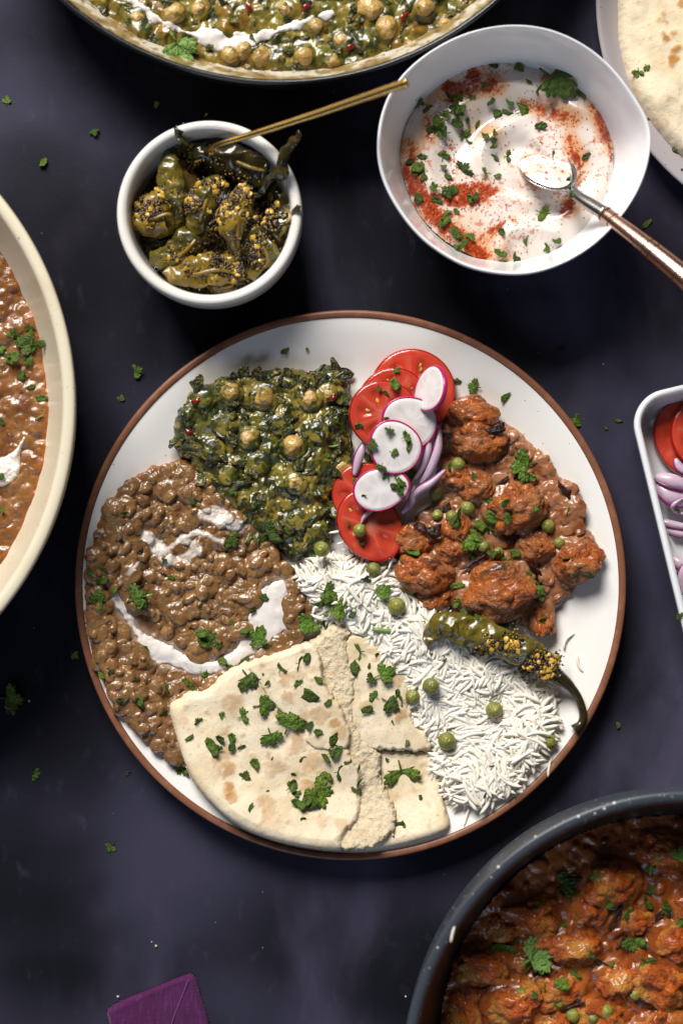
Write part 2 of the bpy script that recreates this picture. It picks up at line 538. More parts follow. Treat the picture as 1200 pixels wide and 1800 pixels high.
class HF:
    """A heap, sauce or bread sheet as a fine height field that dives under its support at the rim."""

    def __init__(s, dist, pts, res, base, pad=.003, warp=0.0, wfreq=200, seed=1):
        xs = [p[0] for p in pts]
        ys = [p[1] for p in pts]
        gx = np.arange(min(xs) - pad, max(xs) + pad, res)
        gy = np.arange(min(ys) - pad, max(ys) + pad, res)
        s.x0, s.y0, s.res = gx[0], gy[0], res
        s.X, s.Y = np.meshgrid(gx, gy)
        s.D = dist(s.X, s.Y)
        if warp:
            s.D = s.D + warp * (fbm(s.X, s.Y, wfreq, 3, seed) - .5) * 2
        s.B = base(s.X, s.Y) if callable(base) else np.full(s.X.shape, float(base))
        s.Z = s.B.copy()
        s.C = np.zeros(s.X.shape + (3,))

    def paint(s, m, col):
        m = np.clip(m, 0, 1)[..., None]
        s.C = s.C * (1 - m) + np.asarray(col) * m

    def lump(s, cx, cy, r, h, asp=1.0, rot=0.0, k=.0008, col=None, sink=0.0, zc=None):
        R = r * max(1, asp) * 1.02
        i0, i1 = int((cx - R - s.x0) / s.res), int((cx + R - s.x0) / s.res) + 2
        j0, j1 = int((cy - R - s.y0) / s.res), int((cy + R - s.y0) / s.res) + 2
        i0, j0 = max(i0, 0), max(j0, 0)
        if i0 >= s.X.shape[1] or j0 >= s.X.shape[0] or i1 <= i0 or j1 <= j0:
            return
        X, Y = s.X[j0:j1, i0:i1] - cx, s.Y[j0:j1, i0:i1] - cy
        if X.size == 0:
            return
        u = X * math.cos(rot) + Y * math.sin(rot)
        v = -X * math.sin(rot) + Y * math.cos(rot)
        q = (u / (r * asp)) ** 2 + (v / r) ** 2
        if zc is None:
            zc = float(s.z(cx, cy))
        zl = zc - sink + h * np.sqrt(np.clip(1 - q, 0, 1)) - np.where(q >= 1, 1, 0)
        sub = s.Z[j0:j1, i0:i1]
        if col is not None:
            m = np.clip((zl - sub) / (.25 * h) + .5, 0, 1)[..., None]
            s.C[j0:j1, i0:i1] = s.C[j0:j1, i0:i1] * (1 - m) + np.asarray(col) * m
        s.Z[j0:j1, i0:i1] = np.where(q < 1.0, smax(sub, zl, k), sub)

    def z(s, x, y):
        i = int(round((x - s.x0) / s.res))
        j = int(round((y - s.y0) / s.res))
        i = min(max(i, 0), s.X.shape[1] - 1)
        j = min(max(j, 0), s.X.shape[0] - 1)
        return s.Z[j, i]

    def d(s, x, y):
        i = int(round((x - s.x0) / s.res))
        j = int(round((y - s.y0) / s.res))
        if 0 <= i < s.X.shape[1] and 0 <= j < s.X.shape[0]:
            return s.D[j, i]
        return -1

    def build(s, name, mat_, parent, cut=-.0012, color=True):
        ny, nx = s.X.shape
        ok = s.D > cut
        q = ok[:-1, :-1] & ok[1:, :-1] & ok[:-1, 1:] & ok[1:, 1:]
        jj, ii = np.nonzero(q)
        a = jj * nx + ii
        F = np.stack([a, a + 1, a + nx + 1, a + nx], 1)
        used, inv = np.unique(F, return_inverse=True)
        V = np.stack([s.X.ravel(), s.Y.ravel(), s.Z.ravel()], 1)[used]
        me = mesh_np(name, V, inv.reshape(F.shape), True, s.C.reshape(-1, 3)[used] if color else None)
        return obj(name, me, mat_, parent)


def ellip_mesh(name, seg=12, rings=7, noise=0.0, seed=0):
    V, F = [(0, 0, 1)], []
    r0 = random.Random(seed)
    for i in range(1, rings):
        t = math.pi * i / rings
        for k in range(seg):
            a = 2 * math.pi * k / seg
            s = 1 + noise * (r0.random() - .5)
            V.append((math.sin(t) * math.cos(a) * s, math.sin(t) * math.sin(a) * s, math.cos(t) * s))
    V.append((0, 0, -1))
    for k in range(seg):
        F.append((0, 1 + k, 1 + (k + 1) % seg))
        b = 1 + (rings - 2) * seg
        F.append((len(V) - 1, b + (k + 1) % seg, b + k))
    for i in range(rings - 2):
        for k in range(seg):
            k2 = (k + 1) % seg
            F.append((1 + i * seg + k, 1 + (i + 1) * seg + k, 1 + (i + 1) * seg + k2, 1 + i * seg + k2))
    return mesh_py(name, V, F)


def blob_mesh(name, seed, nb=46, br=.34, amp=.2, sub=4, cols=None, fine=.03, big=.10):
    """bumpy body: the curds of a floret, a lentil or a wrinkled chunk"""
    bm = bmesh.new()
    bmesh.ops.create_icosphere(bm, subdivisions=sub, radius=1.0)
    V = np.array([v.co[:] for v in bm.verts])
    F = np.array([[l.vert.index for l in f.loops] for f in bm.faces])
    bm.free()
    rs = np.random.RandomState(seed)
    C = rs.normal(size=(nb, 3))
    C /= np.linalg.norm(C, axis=1)[:, None]
    low = 1 + .5 * (rs.rand(nb) - .5)
    ang = np.arccos(np.clip(V @ C.T, -1, 1))
    bw = br * (.75 + .5 * rs.rand(nb))
    b = np.sqrt(np.clip(1 - (ang / bw) ** 2, 0, 1)) * low
    bump_ = b.max(axis=1)
    o_ = Vector((seed * 1.37, seed * .71, seed * .29))
    n1 = np.array([mnoise.noise(Vector(v) * 1.25 + o_) for v in V])
    r = 1 - amp * .6 + amp * bump_ + big * 2.2 * n1
    if fine:
        n2 = np.array([mnoise.turbulence(Vector(v) * 5.0 + o_, 4, False) for v in V])
        r = r + fine * 4 * (n2 - .4)
    W = V * r[:, None]
    col = None
    if cols:
        n3 = np.array([mnoise.noise(Vector(v) * 2.3 + o_ * 2) for v in V])[:, None]
        n4 = np.array([mnoise.noise(Vector(v) * 1.1 + o_ * 3) for v in V])[:, None]
        c0, c1, c2 = (np.array(c) for c in cols)
        t1, t2 = np.clip(n3 * 1.6 + .5, 0, 1), np.clip(n4 * 2.2 + .15, 0, 1)
        col = (c0 * (1 - t1) + c1 * t1) * (1 - t2) + c2 * t2
    return mesh_np(name, W, F, True, col)


# ------------------------------------------------------------------ the table
TX, TY = -4.2, -3.3            # shifts the board's mottling; its dark upper part paints in a falloff of light
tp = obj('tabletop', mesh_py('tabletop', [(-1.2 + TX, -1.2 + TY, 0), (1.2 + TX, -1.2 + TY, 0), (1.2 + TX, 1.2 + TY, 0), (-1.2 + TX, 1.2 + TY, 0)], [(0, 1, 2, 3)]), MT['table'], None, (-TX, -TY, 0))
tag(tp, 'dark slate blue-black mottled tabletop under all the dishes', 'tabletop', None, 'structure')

# ------------------------------------------------------------------ the dinner plate
PC = P(616, 1029, .017)
PR = L(485, .017)


def plate_z(X, Y):
    r = np.hypot(X - PC.x, Y - PC.y) / PR
    return .0055 + .0105 * sstep(.72, 1.02, r)


plate = thing('dinner_plate', 'large ivory dinner plate with a thin brown rim in the middle of the table', 'plate', (PC.x, PC.y, 0))
prof = [(0.0001, .0055)] + [(PR * t, float(plate_z(PC.x + PR * t, PC.y))) for t in np.linspace(.08, .972, 40)]
lathe('dish', prof, MT['plate_glaze'], plate, PC, 220)
zr = prof[-1][1]
lathe('rim', smooth_prof([(PR * .972, zr + .0000), (PR * .975, zr + .0009), (PR * .990, zr + .0014), (PR * 1.0, zr + .0006), (PR * 1.0, zr - .0022),
                          (PR * .985, zr - .0045), (PR * .90, .0065), (PR * .74, .0012), (PR * .70, 0.0004), (PR * .66, .0004)]), MT['terracotta'], plate, PC, 220)
foot = lathe('foot', [(PR * .66, .0004), (PR * .3, .001), (.0001, .001)], MT['terracotta'], plate, PC, 64)


def pw(pts, z=.012, n=2, closed=True):
    return chaikin(P2(pts, z), n, closed)


def heap_profile(D, hgt, edge):
    t = np.clip(D / edge, 0, 1)
    return hgt * np.sqrt(np.clip(1 - (1 - t) ** 2, 0, 1)) + np.where(D < 0, D * 1.5, 0)


# ------------------------------------------------------------------ lentil curry on the plate
lentil_meshes = None


def scatter_pts(hf, n, dmin, mind, ok=None, tries=30, seed=3):
    r0 = random.Random(seed)
    pts = []
    cell = {}
    ny, nx = hf.X.shape
    for _ in range(n * tries):
        if len(pts) >= n:
            break
        x = hf.x0 + r0.random() * nx * hf.res
        y = hf.y0 + r0.random() * ny * hf.res
        if hf.d(x, y) < dmin or (ok and not ok(x, y)):
            continue
        c = (int(x / mind), int(y / mind))
        good = True
        for dx in (-1, 0, 1):
            for dy in (-1, 0, 1):
                for (qx, qy) in cell.get((c[0] + dx, c[1] + dy), ()):
                    if (qx - x) ** 2 + (qy - y) ** 2 < mind * mind:
                        good = False
        if good:
            pts.append((x, y))
            cell.setdefault(c, []).append((x, y))
    return pts


dal_poly = pw([(330, 803), (290, 812), (252, 826), (215, 858), (190, 885), (178, 915), (162, 955), (155, 1010), (154, 1060), (160, 1105), (164, 1140),
               (175, 1185), (190, 1218), (210, 1252), (238, 1285), (268, 1312), (300, 1336), (322, 1348), (400, 1330), (470, 1250), (520, 1170), (548, 1090), (545, 1040),
               (512, 1000), (500, 985), (480, 955), (440, 900), (390, 850)])
dal = thing('lentil_curry', 'glossy brown lentil curry with white cream swirls on the left of the dinner plate', 'curry', P(330, 1060, .006))
hf = HF(poly_d(dal_poly), dal_poly, .00042, plate_z, warp=.0016, wfreq=220, seed=4)
hf.Z = hf.B + heap_profile(hf.D, .0058, .010) + np.where(hf.D > 0, 1, 0) * (.0022 * (fbm(hf.X, hf.Y, 70, 3, 3) - .5))
hf.C[:] = (.160, .078, .025)
hf.paint(sstep(.42, .68, fbm(hf.X, hf.Y, 90, 3, 12)) * .8, (.225, .105, .044))
hf.paint(sstep(.55, .75, fbm(hf.X, hf.Y, 160, 3, 22)) * .7, (.115, .045, .017))
hf.paint(sstep(.0035, .0, hf.D) * .7, (.27, .10, .030))
cream_strokes = [
    ([(228, 935), (262, 950), (285, 972), (300, 990), (335, 985), (350, 960), (322, 945), (300, 955)], [9, 15, 15, 10, 12, 9, 7, 4]),
    ([(350, 905), (378, 903), (402, 918), (430, 930)], [9, 17, 17, 8]),
    ([(262, 950), (242, 985), (228, 1010), (208, 1030)], [9, 6, 5, 3]),
    ([(296, 845), (300, 860), (296, 880)], [4, 10, 5]),
    ([(300, 960), (345, 930), (395, 955), (440, 965)], [3, 5, 4, 2]),
    ([(205, 962), (218, 975)], [7, 6]),
    ([(283, 925), (310, 918), (350, 905)], [3, 3, 4]),
]
for pts, ws in cream_strokes:
    w = chaikin([(float(i), x) for i, x in enumerate(ws)], 2, False)
    pp = chaikin(P2(pts, .012), 2, False)
    d = stroke_d(pp, [L(q[1]) for q in w])(hf.X, hf.Y) + .0022 * (fbm(hf.X, hf.Y, 190, 3, 41) - .5)
    m = sstep(-.0006, .0012, d)
    hf.paint(m * (.55 + .45 * sstep(.3, .6, fbm(hf.X, hf.Y, 260, 2, 9))), (.70, .63, .56))
    hf.Z += .0006 * m
ribbon = ([(205, 1042), (216, 1072), (236, 1105), (262, 1136), (292, 1152), (330, 1166), (365, 1172), (400, 1165), (440, 1140), (470, 1105), (482, 1070), (484, 1035)],
          [5, 6, 7, 12, 17, 14, 10, 11, 15, 24, 25, 13])
blob = pw([(474, 1022), (496, 1018), (506, 1050), (506, 1088), (494, 1116), (470, 1132), (432, 1156), (398, 1176), (376, 1170), (420, 1132), (442, 1108), (436, 1090), (446, 1062)])
rpts = chaikin(P2(ribbon[0], .012), 2, False)
rws = [L(q[1]) for q in chaikin([(float(i), x) for i, x in enumerate(ribbon[1])], 2, False)]
ribd = stroke_d(rpts, rws)
def cream_d(X_, Y_):
    return np.maximum(ribd(X_, Y_), poly_d(blob)(X_, Y_))


rib_d_on = cream_d(hf.X, hf.Y)
smooth_dal = hf.Z.copy()
hf.Z -= .0010 * sstep(-.0015, .001, rib_d_on)
hf.paint(sstep(-.0045, .0015, rib_d_on + .0016 * (fbm(hf.X, hf.Y, 210, 3, 88) - .5)) * .8, (.46, .33, .235))
cm = hf.C[..., 2] > .3


def at(arr, h_, x, y):
    return arr[min(max(int(round((y - h_.y0) / h_.res)), 0), arr.shape[0] - 1), min(max(int(round((x - h_.x0) / h_.res)), 0), arr.shape[1] - 1)]


lentil_meshes = [blob_mesh('lentil%d' % i, 20 + i, 7, .9, .22, 3, None, .0) for i in range(5)]
info = []
for (x, y) in scatter_pts(hf, 190, .0022, .0056, seed=8):
    r = rnd.uniform(.0019, .0042)
    if at(rib_d_on, hf, x, y) > -.0015:
        continue
    info.append((x, y, r, rnd.uniform(1.0, 1.35), rnd.uniform(0, 3.14), float(hf.z(x, y))))
for x, y, r, asp, rot, zc in info:
    kk = rnd.uniform(.75, 1.2)
    hf.lump(x, y, r * 1.35, r * rnd.uniform(.30, .80), asp, rot, k=.0030, zc=zc - .0002, col=None if at(cm, hf, x, y) else (.215 * kk, .110 * kk, .039 * kk))
for (x, y) in scatter_pts(hf, 230, .0015, .0040, seed=18):
    if at(rib_d_on, hf, x, y) < -.001:
        hf.lump(x, y, rnd.uniform(.0012, .0030), rnd.uniform(.0007, .0018), rnd.uniform(1, 1.7), rnd.uniform(0, 3), k=.0016)
hf.Z += sstep(0, .003, hf.D) * (.0011 * (fbm(hf.X, hf.Y, 330, 3, 55) - .5) + .0010 * (fbm(hf.X, hf.Y, 150, 2, 56) - .5)) * sstep(.001, -.001, rib_d_on)
dal_hf = hf
hf.build('gravy', MT['wet'], dal)
for i, (x, y, r, asp, rot, zc) in enumerate(info):
    if at(cm, hf, x, y) and rnd.random() < .85:
        continue
    if rnd.random() < .08:
        me = bpy.data.meshes.get('bean_mesh') or blob_mesh('bean_mesh', 29, 7, .9, .2, 3, None, .0)
        obj('dark_bean', me, MT['blackbean'], dal, (x, y, zc + .0002), (rnd.uniform(-.3, .3), rnd.uniform(-.3, .3), rot), (r * asp * .8, r * .6, r * .62))
    else:
        obj('lentil', lentil_meshes[i % 5], MT['lentil'], dal, (x, y, zc - r * rnd.uniform(.25, .75)), (rnd.uniform(-.35, .35), rnd.uniform(-.35, .35), rot), (r * asp, r * rnd.uniform(.7, 1), r * .9))


def on_hf(h_):
    return lambda X, Y: h_.Z[np.clip(np.round((Y - h_.y0) / h_.res).astype(int), 0, h_.X.shape[0] - 1), np.clip(np.round((X - h_.x0) / h_.res).astype(int), 0, h_.X.shape[1] - 1)]


def smooth2(Z_, n):
    for _ in range(n):
        Zp = np.pad(Z_, 1, mode='edge')
        Z_ = (Zp[:-2, 1:-1] + Zp[2:, 1:-1] + Zp[1:-1, :-2] + Zp[1:-1, 2:] + Z_) / 5
    return Z_


def on_arr(arr, h_):
    return lambda X, Y: arr[np.clip(np.round((Y - h_.y0) / h_.res).astype(int), 0, h_.X.shape[0] - 1), np.clip(np.round((X - h_.x0) / h_.res).astype(int), 0, h_.X.shape[1] - 1)]


c1 = HF(cream_d, rpts, .0004, on_arr(smooth2(smooth_dal, 30), dal_hf), pad=.009, warp=.0030, wfreq=180, seed=77)
c1.Z = c1.B + heap_profile(c1.D, .0017, .008) - .0003 + .0010 * (fbm(c1.X, c1.Y, 110, 2, 6) - .5)
c1.build('cream_swirl', MT['cream'], dal, cut=-.0006, color=False)

# ------------------------------------------------------------------ spinach and chickpea curry on the plate
pea_mesh = [ellip_mesh('round%d' % i, 18, 12, .05, 30 + i) for i in range(3)]


def chickpea_mesh(name, seed):
    me = blob_mesh(name, seed, 6, .9, .10, 3, None, .0)
    return me


cp_meshes = [chickpea_mesh('chickpea%d' % i, 60 + i) for i in range(3)]


def shred_mesh(name, seed, n=9):
    """crumpled scrap of cooked leaf, a thin folded sheet with both faces"""
    r0 = np.random.RandomState(seed)
    g = np.linspace(-1, 1, n)
    X, Y = np.meshgrid(g, g)
    th = np.arctan2(Y, X)
    rad = 1 + .28 * np.sin(3 * th + r0.rand() * 6) + .16 * np.sin(5 * th + r0.rand() * 6)
    X2, Y2 = X * rad, Y * rad * .62
    Zs = .20 * np.sin(X * 3.1 + r0.rand() * 6) + .16 * np.sin(Y * 4.2 + X * 2 + r0.rand() * 6) + .08 * r0.rand(n, n) - .16 * (X ** 2 + Y ** 2)
    top = np.stack([X2, Y2, Zs + .06], -1).reshape(-1, 3)
    bot = np.stack([X2, Y2, Zs - .02], -1).reshape(-1, 3)
    V = np.concatenate([top, bot])
    F = []
    m = n * n
    for j in range(n - 1):
        for i in range(n - 1):
            a = j * n + i
            F.append((a, a + 1, a + n + 1, a + n))
            F.append((m + a, m + a + n, m + a + n + 1, m + a + 1))
    edge = [i for i in range(n)] + [j * n + n - 1 for j in range(1, n)] + [(n - 1) * n + i for i in range(n - 2, -1, -1)] + [j * n for j in range(n - 2, 0, -1)]
    for k in range(len(edge)):
        a, b = edge[k], edge[(k + 1) % len(edge)]
        F.append((b, a, m + a, m + b))
    return mesh_py(name, V, F)


shreds = [shred_mesh('shred%d' % i, 200 + i) for i in range(7)]


def spinach_surface(hf, seed):
    X, Y = hf.X, hf.Y
    d, cid = worley(X + .002 * (fbm(X, Y, 200, 2, seed) - .5), Y + .002 * (fbm(X, Y, 200, 2, seed + 3) - .5), 100, seed)
    d2, cid2 = worley(X, Y, 420, seed + 5)
    inside = sstep(-.001, .004, hf.D)
    hf.Z += inside * (.0036 * (.6 - d) * (.3 + cid) + .0006 * (.5 - d2) + .0040 * (fbm(X, Y, 75, 3, seed + 8) - .5))
    hf.Z += inside * .0016 * (fbm(X, Y, 260, 3, seed + 9) - .5)
    hf.C[:] = (.235, .175, .026)
    hf.paint(sstep(.30, .62, cid * .55 + .45 * fbm(X, Y, 130, 3, seed + 4)), (.115, .105, .014))
    hf.paint(sstep(.53, .59, fbm(X, Y, 140, 3, seed + 14)) * .92, (.036, .044, .008))
    hf.paint(sstep(.57, .62, fbm(X, Y, 200, 3, seed + 34)) * .9, (.016, .022, .006))
    hf.paint(sstep(.60, .76, fbm(X, Y, 190, 3, seed + 24)) * .8, (.19, .145, .028))


def strew_shreds(hf, parent, pts, zoff=-.0006, smin=.0032, smax_=.0075, name='spinach_shred'):
    for (x, y) in pts:
        s_ = rnd.uniform(smin, smax_)
        obj(name, shreds[rnd.randrange(7)], MT['spinach'], parent, (x, y, float(hf.z(x, y)) + zoff), (rnd.uniform(-.4, .4), rnd.uniform(-.4, .4), rnd.uniform(0, 6.28)), (s_, s_ * rnd.uniform(.6, 1.1), s_ * .5))


sp_poly = pw([(304, 765), (312, 728), (332, 692), (368, 672), (404, 664), (444, 660), (480, 650), (512, 642), (555, 652), (590, 640), (612, 668), (622, 720), (618, 780), (612, 830),
              (590, 875), (585, 940), (565, 975), (515, 990), (475, 955), (432, 935), (400, 905), (368, 862), (330, 812), (308, 790)])
spin = thing('spinach_chickpea_curry', 'dark green spinach and chickpea curry heaped on the dinner plate beside the tomato', 'curry', P(470, 800, .006))
hf = HF(poly_d(sp_poly), sp_poly, .00040, plate_z, warp=.0026, wfreq=190, seed=9)
hf.Z = hf.B + heap_profile(hf.D, .0105, .017)
spinach_surface(hf, 50)
cps = [(405, 690, 17), (463, 695, 20), (515, 783, 19), (395, 748, 17), (437, 770, 16), (490, 745, 15), (375, 790, 16), (545, 700, 17), (355, 700, 14), (455, 815, 15),
       (560, 760, 15), (520, 850, 16), (400, 835, 14), (600, 820, 17), (525, 915, 14), (575, 690, 14)]
for a, b, r in cps:
    w = P(a, b, .02)
    hf.lump(w.x, w.y, L(r) * 1.3, L(r) * .55, k=.004)
sp_hf = hf
hf.build('sauce', MT['wet_fine'], spin)
for i, (a, b, r) in enumerate(cps):
    if i in (3, 5, 6, 8, 9, 10, 12, 14):                 # these stay under the sauce
        continue
    w = P(a, b, .02)
    r = L(r)
    obj('chickpea', cp_meshes[i % 3], MT['chickpea'], spin, (w.x, w.y, float(hf.z(w.x, w.y)) - r * (.38, .62, .58, .80)[min(i, 3)]), (rnd.random() * 3, rnd.random() * 3, 0), r)
strew_shreds(hf, spin, scatter_pts(hf, 72, .0015, .0064, seed=31))
for a, b in [(330, 757), (583, 700), (545, 654), (345, 705)]:
    w = P(a, b, .018)
    obj('chilli_flake', bpy.data.meshes.get('flake') or shred_mesh('flake', 300, 5), MT['chilli_flake'], spin, (w.x, w.y, float(hf.z(w.x, w.y)) + .0006), (.3, .2, rnd.random() * 6), (.0022, .0016, .0012))

# ------------------------------------------------------------------ cauliflower curry on the plate
fl_cols = [(.44, .100, .014), (.62, .165, .018), (.44, .150, .045)]
fl_mesh = [blob_mesh('floret%d' % i, 400 + i, 130, .24, .16, 5, fl_cols, .012, .17) for i in range(5)]
chunk_mesh = [shred_mesh('chunk%d' % i, 500 + i, 9) for i in range(3)]
ca_poly = pw([(790, 712), (815, 700), (850, 702), (872, 738), (905, 750), (938, 780), (962, 800), (972, 832), (1008, 848), (1024, 876), (1016, 920), (1046, 945), (1052, 985),
              (1030, 1020), (1000, 1045), (975, 1075), (966, 1108), (935, 1105), (880, 1090), (800, 1082), (745, 1045), (698, 1005), (692, 965), (712, 925), (758, 890), (770, 845), (772, 790), (775, 745)])
caul = thing('cauliflower_curry', 'orange-brown cauliflower and pea curry heaped on the right of the dinner plate', 'curry', P(880, 900, .006))
hf = HF(poly_d(ca_poly), ca_poly, .00042, plate_z, warp=.0018, wfreq=200, seed=15)
hf.Z = hf.B + heap_profile(hf.D, .0072, .012) + np.where(hf.D > 0, 1, 0) * .004 * (fbm(hf.X, hf.Y, 70, 4, 61) - .5)
hf.C[:] = (.30, .122, .052)
hf.paint(sstep(.45, .7, fbm(hf.X, hf.Y, 80, 3, 66)), (.38, .175, .085))
hf.paint(sstep(.54, .72, fbm(hf.X, hf.Y, 150, 3, 67)), (.20, .058, .018))
for (x, y) in scatter_pts(hf, 170, .002, .0048, seed=71):
    hf.lump(x, y, rnd.uniform(.0013, .0042), rnd.uniform(.0006, .0020), rnd.uniform(1, 1.8), rnd.uniform(0, 3), k=.0012)
florets = [(832, 725, 40, 28, 0), (840, 775, 44, 34, 1), (905, 893, 52, 42, 2), (1016, 985, 42, 38, 3), (868, 1042, 62, 50, 4), (744, 1008, 48, 36, 0), (728, 950, 34, 30, 1), (956, 1092, 22, 34, 2),
           (800, 835, 28, 24, 3), (940, 960, 30, 26, 4), (800, 925, 26, 32, 0), (838, 855, 30, 26, 2), (790, 965, 28, 24, 4), (760, 1055, 30, 24, 1)]
for a, b, r1, r2, k in florets:
    w = P(a, b, .018)
    hf.lump(w.x, w.y, L(min(r1, r2)) * 1.12, L(r2) * .45, max(r1, r2) / min(r1, r2), 0 if r1 > r2 else 1.57, k=.003, sink=.001)
hf.Z += sstep(0, .003, hf.D) * (.0012 * (fbm(hf.X, hf.Y, 300, 3, 155) - .5) + .0016 * (fbm(hf.X, hf.Y, 140, 2, 156) - .5))
ca_hf = hf
hf.build('gravy', MT['wet'], caul)
for a, b, r1, r2, k in florets:
    w = P(a, b, .018)
    zz = float(hf.z(w.x, w.y))
    big = r1 > 32
    obj('floret', fl_mesh[k], MT['floret'], caul, (w.x, w.y, zz - L(r2) * (.22 if big else .45)), (rnd.uniform(-.4, .4), rnd.uniform(-.4, .4), rnd.uniform(-.3, .3)), (L(r1) * .98, L(r2) * .98, L((r1 + r2) / 2) * .8))
for a, b, r1, r2, rot in [(858, 760, 26, 17, .2), (800, 766, 20, 14, .3), (752, 938, 20, 24, .0), (838, 988, 24, 11, .7), (905, 940, 14, 9, 1.2), (945, 1010, 20, 9, 2.1), (1000, 868, 24, 10, 2.3), (880, 850, 16, 9, .5), (780, 900, 14, 16, .4), (930, 760, 18, 8, 2.4)]:
    w = P(a, b, .02)
    obj('onion_chunk', chunk_mesh[rnd.randrange(3)], MT['char'], caul, (w.x, w.y, float(hf.z(w.x, w.y)) + .0008 + (.004 if (a, b) in ((858, 760), (800, 766), (752, 938), (838, 988)) else 0)), (rnd.uniform(-.3, .3), rnd.uniform(-.3, .3), rot), (L(r1), L(r2), L(min(r1, r2)) * .8))
for a, b, r in [(806, 816, 13), (770, 868, 14), (823, 893, 14), (852, 962, 11), (795, 908, 11), (965, 925, 12), (985, 955, 10), (878, 972, 10), (770, 905, 10)]:
    w = P(a, b, .022)
    obj('pea', pea_mesh[rnd.randrange(3)], MT['pea'], caul, (w.x, w.y, float(hf.z(w.x, w.y)) + L(r) * .35), (rnd.random() * 3, rnd.random() * 3, 0), L(r))

# ------------------------------------------------------------------ rice
def grain_mesh(name, bend, seed):
    r0 = random.Random(seed)
    n, sides = 9, 7
    pts, rad = [], []
    for i in range(n):
        t = i / (n - 1) * 2 - 1
        pts.append((t, bend * (1 - t * t) + .008 * r0.uniform(-1, 1), 0.0))
        rad.append(.115 * (1 - abs(t) ** 3.6) ** .5 + .022)
    V, F = tube_vf(pts, rad, sides, .85)
    return mesh_py(name, V, F)


grains = [grain_mesh('grain%d' % i, b, i) for i, b in enumerate((.05, .12, .20, .30, .08, .42, -.16, .25))]
ri_poly = pw([(508, 990), (545, 978), (600, 968), (660, 962), (700, 985), (718, 1030), (790, 1072), (850, 1110), (940, 1160), (985, 1225), (985, 1290), (950, 1335), (915, 1375), (870, 1412), (815, 1424),
              (770, 1395), (742, 1320), (690, 1240), (620, 1140), (555, 1090), (522, 1050)])
rice = thing('rice_heap', 'heap of white long-grain rice on the dinner plate under the green chilli', 'rice', P(780, 1200, .006))
hf = HF(poly_d(ri_poly), ri_poly, .0007, plate_z, warp=.002, wfreq=150, seed=21)
hf.Z = hf.B + heap_profile(hf.D - .003, .0086, .020) + sstep(0, .008, hf.D) * .0060 * (fbm(hf.X, hf.Y, 55, 2, 81) - .5)
hf.build('rice_bed', MT['rice_under'], rice, color=False)
ri_hf = hf
allg = []
for layer, n in ((0, 950), (1, 950), (2, 420)):
    for (x, y) in scatter_pts(hf, n, (.0030, .0036, .0050)[layer], .00145, seed=90 + layer):
        f = float(fbm(np.array([x]), np.array([y]), 55, 2, 95 + layer)[0])
        yaw = f * 11 + rnd.gauss(0, .55)
        zz = max(float(hf.z(x, y)), float(plate_z(x, y)))
        allg.append((x, y, zz + .0003 + layer * .00075 + rnd.uniform(0, .0006), rnd.gauss(0, .07), rnd.gauss(0, .10), yaw, rnd.uniform(.0058, .0080), rnd.randrange(8)))
for a, b, yaw in [(1000, 1128, 1.0), (1018, 1165, 1.9), (962, 1345, 1.4), (818, 1432, 1.3), (606, 948, .5), (595, 935, .1), (650, 965, .9), (688, 985, 1.2)]:
    w = P(a, b, .009)
    zz = float(plate_z(w.x, w.y)) + .001 + (.009 if b < 1000 else 0)
    allg.append((w.x, w.y, zz, 0, 0, yaw, .0048, rnd.randrange(8)))
allg.sort(key=lambda g: -(g[2] - float(plate_z(g[0], g[1])) + .6 * (ri_hf.d(g[0], g[1]) < .004) * .01))
Vs, Fs, off = [], [], 0
for i, (x, y, z, rx, ry, rz, s_, k) in enumerate(allg):
    if i < 296:
        obj('rice_grain', grains[k], MT['rice'], rice, (x, y, z), (rx, ry, rz), s_)
    else:
        M_ = Matrix.Translation((x, y, z)) @ Matrix.Rotation(rz, 4, 'Z') @ Matrix.Rotation(ry, 4, 'Y') @ Matrix.Rotation(rx, 4, 'X') @ Matrix.Scale(s_, 4)
        g = grains[k]
        Vs += [M_ @ v.co for v in g.vertices]
        Fs += [tuple(v + off for v in p.vertices) for p in g.polygons]
        off += len(g.vertices)
tag(obj('rice_grains', mesh_py('rice_grains', Vs, Fs), MT['rice'], rice), kind='stuff')
cu_me = ellip_mesh('cumin', 8, 6)
for a, b, r in [(780, 1160, .6), (863, 1345, .2), (850, 1395, 1.1), (755, 1150, .4)]:
    w = P(a, b, .016)
    obj('cumin_seed', cu_me, MT['cumin'], rice, (w.x, w.y, float(hf.z(w.x, w.y)) + .0035), (0, 0, r), (.0016, .0005, .0005))

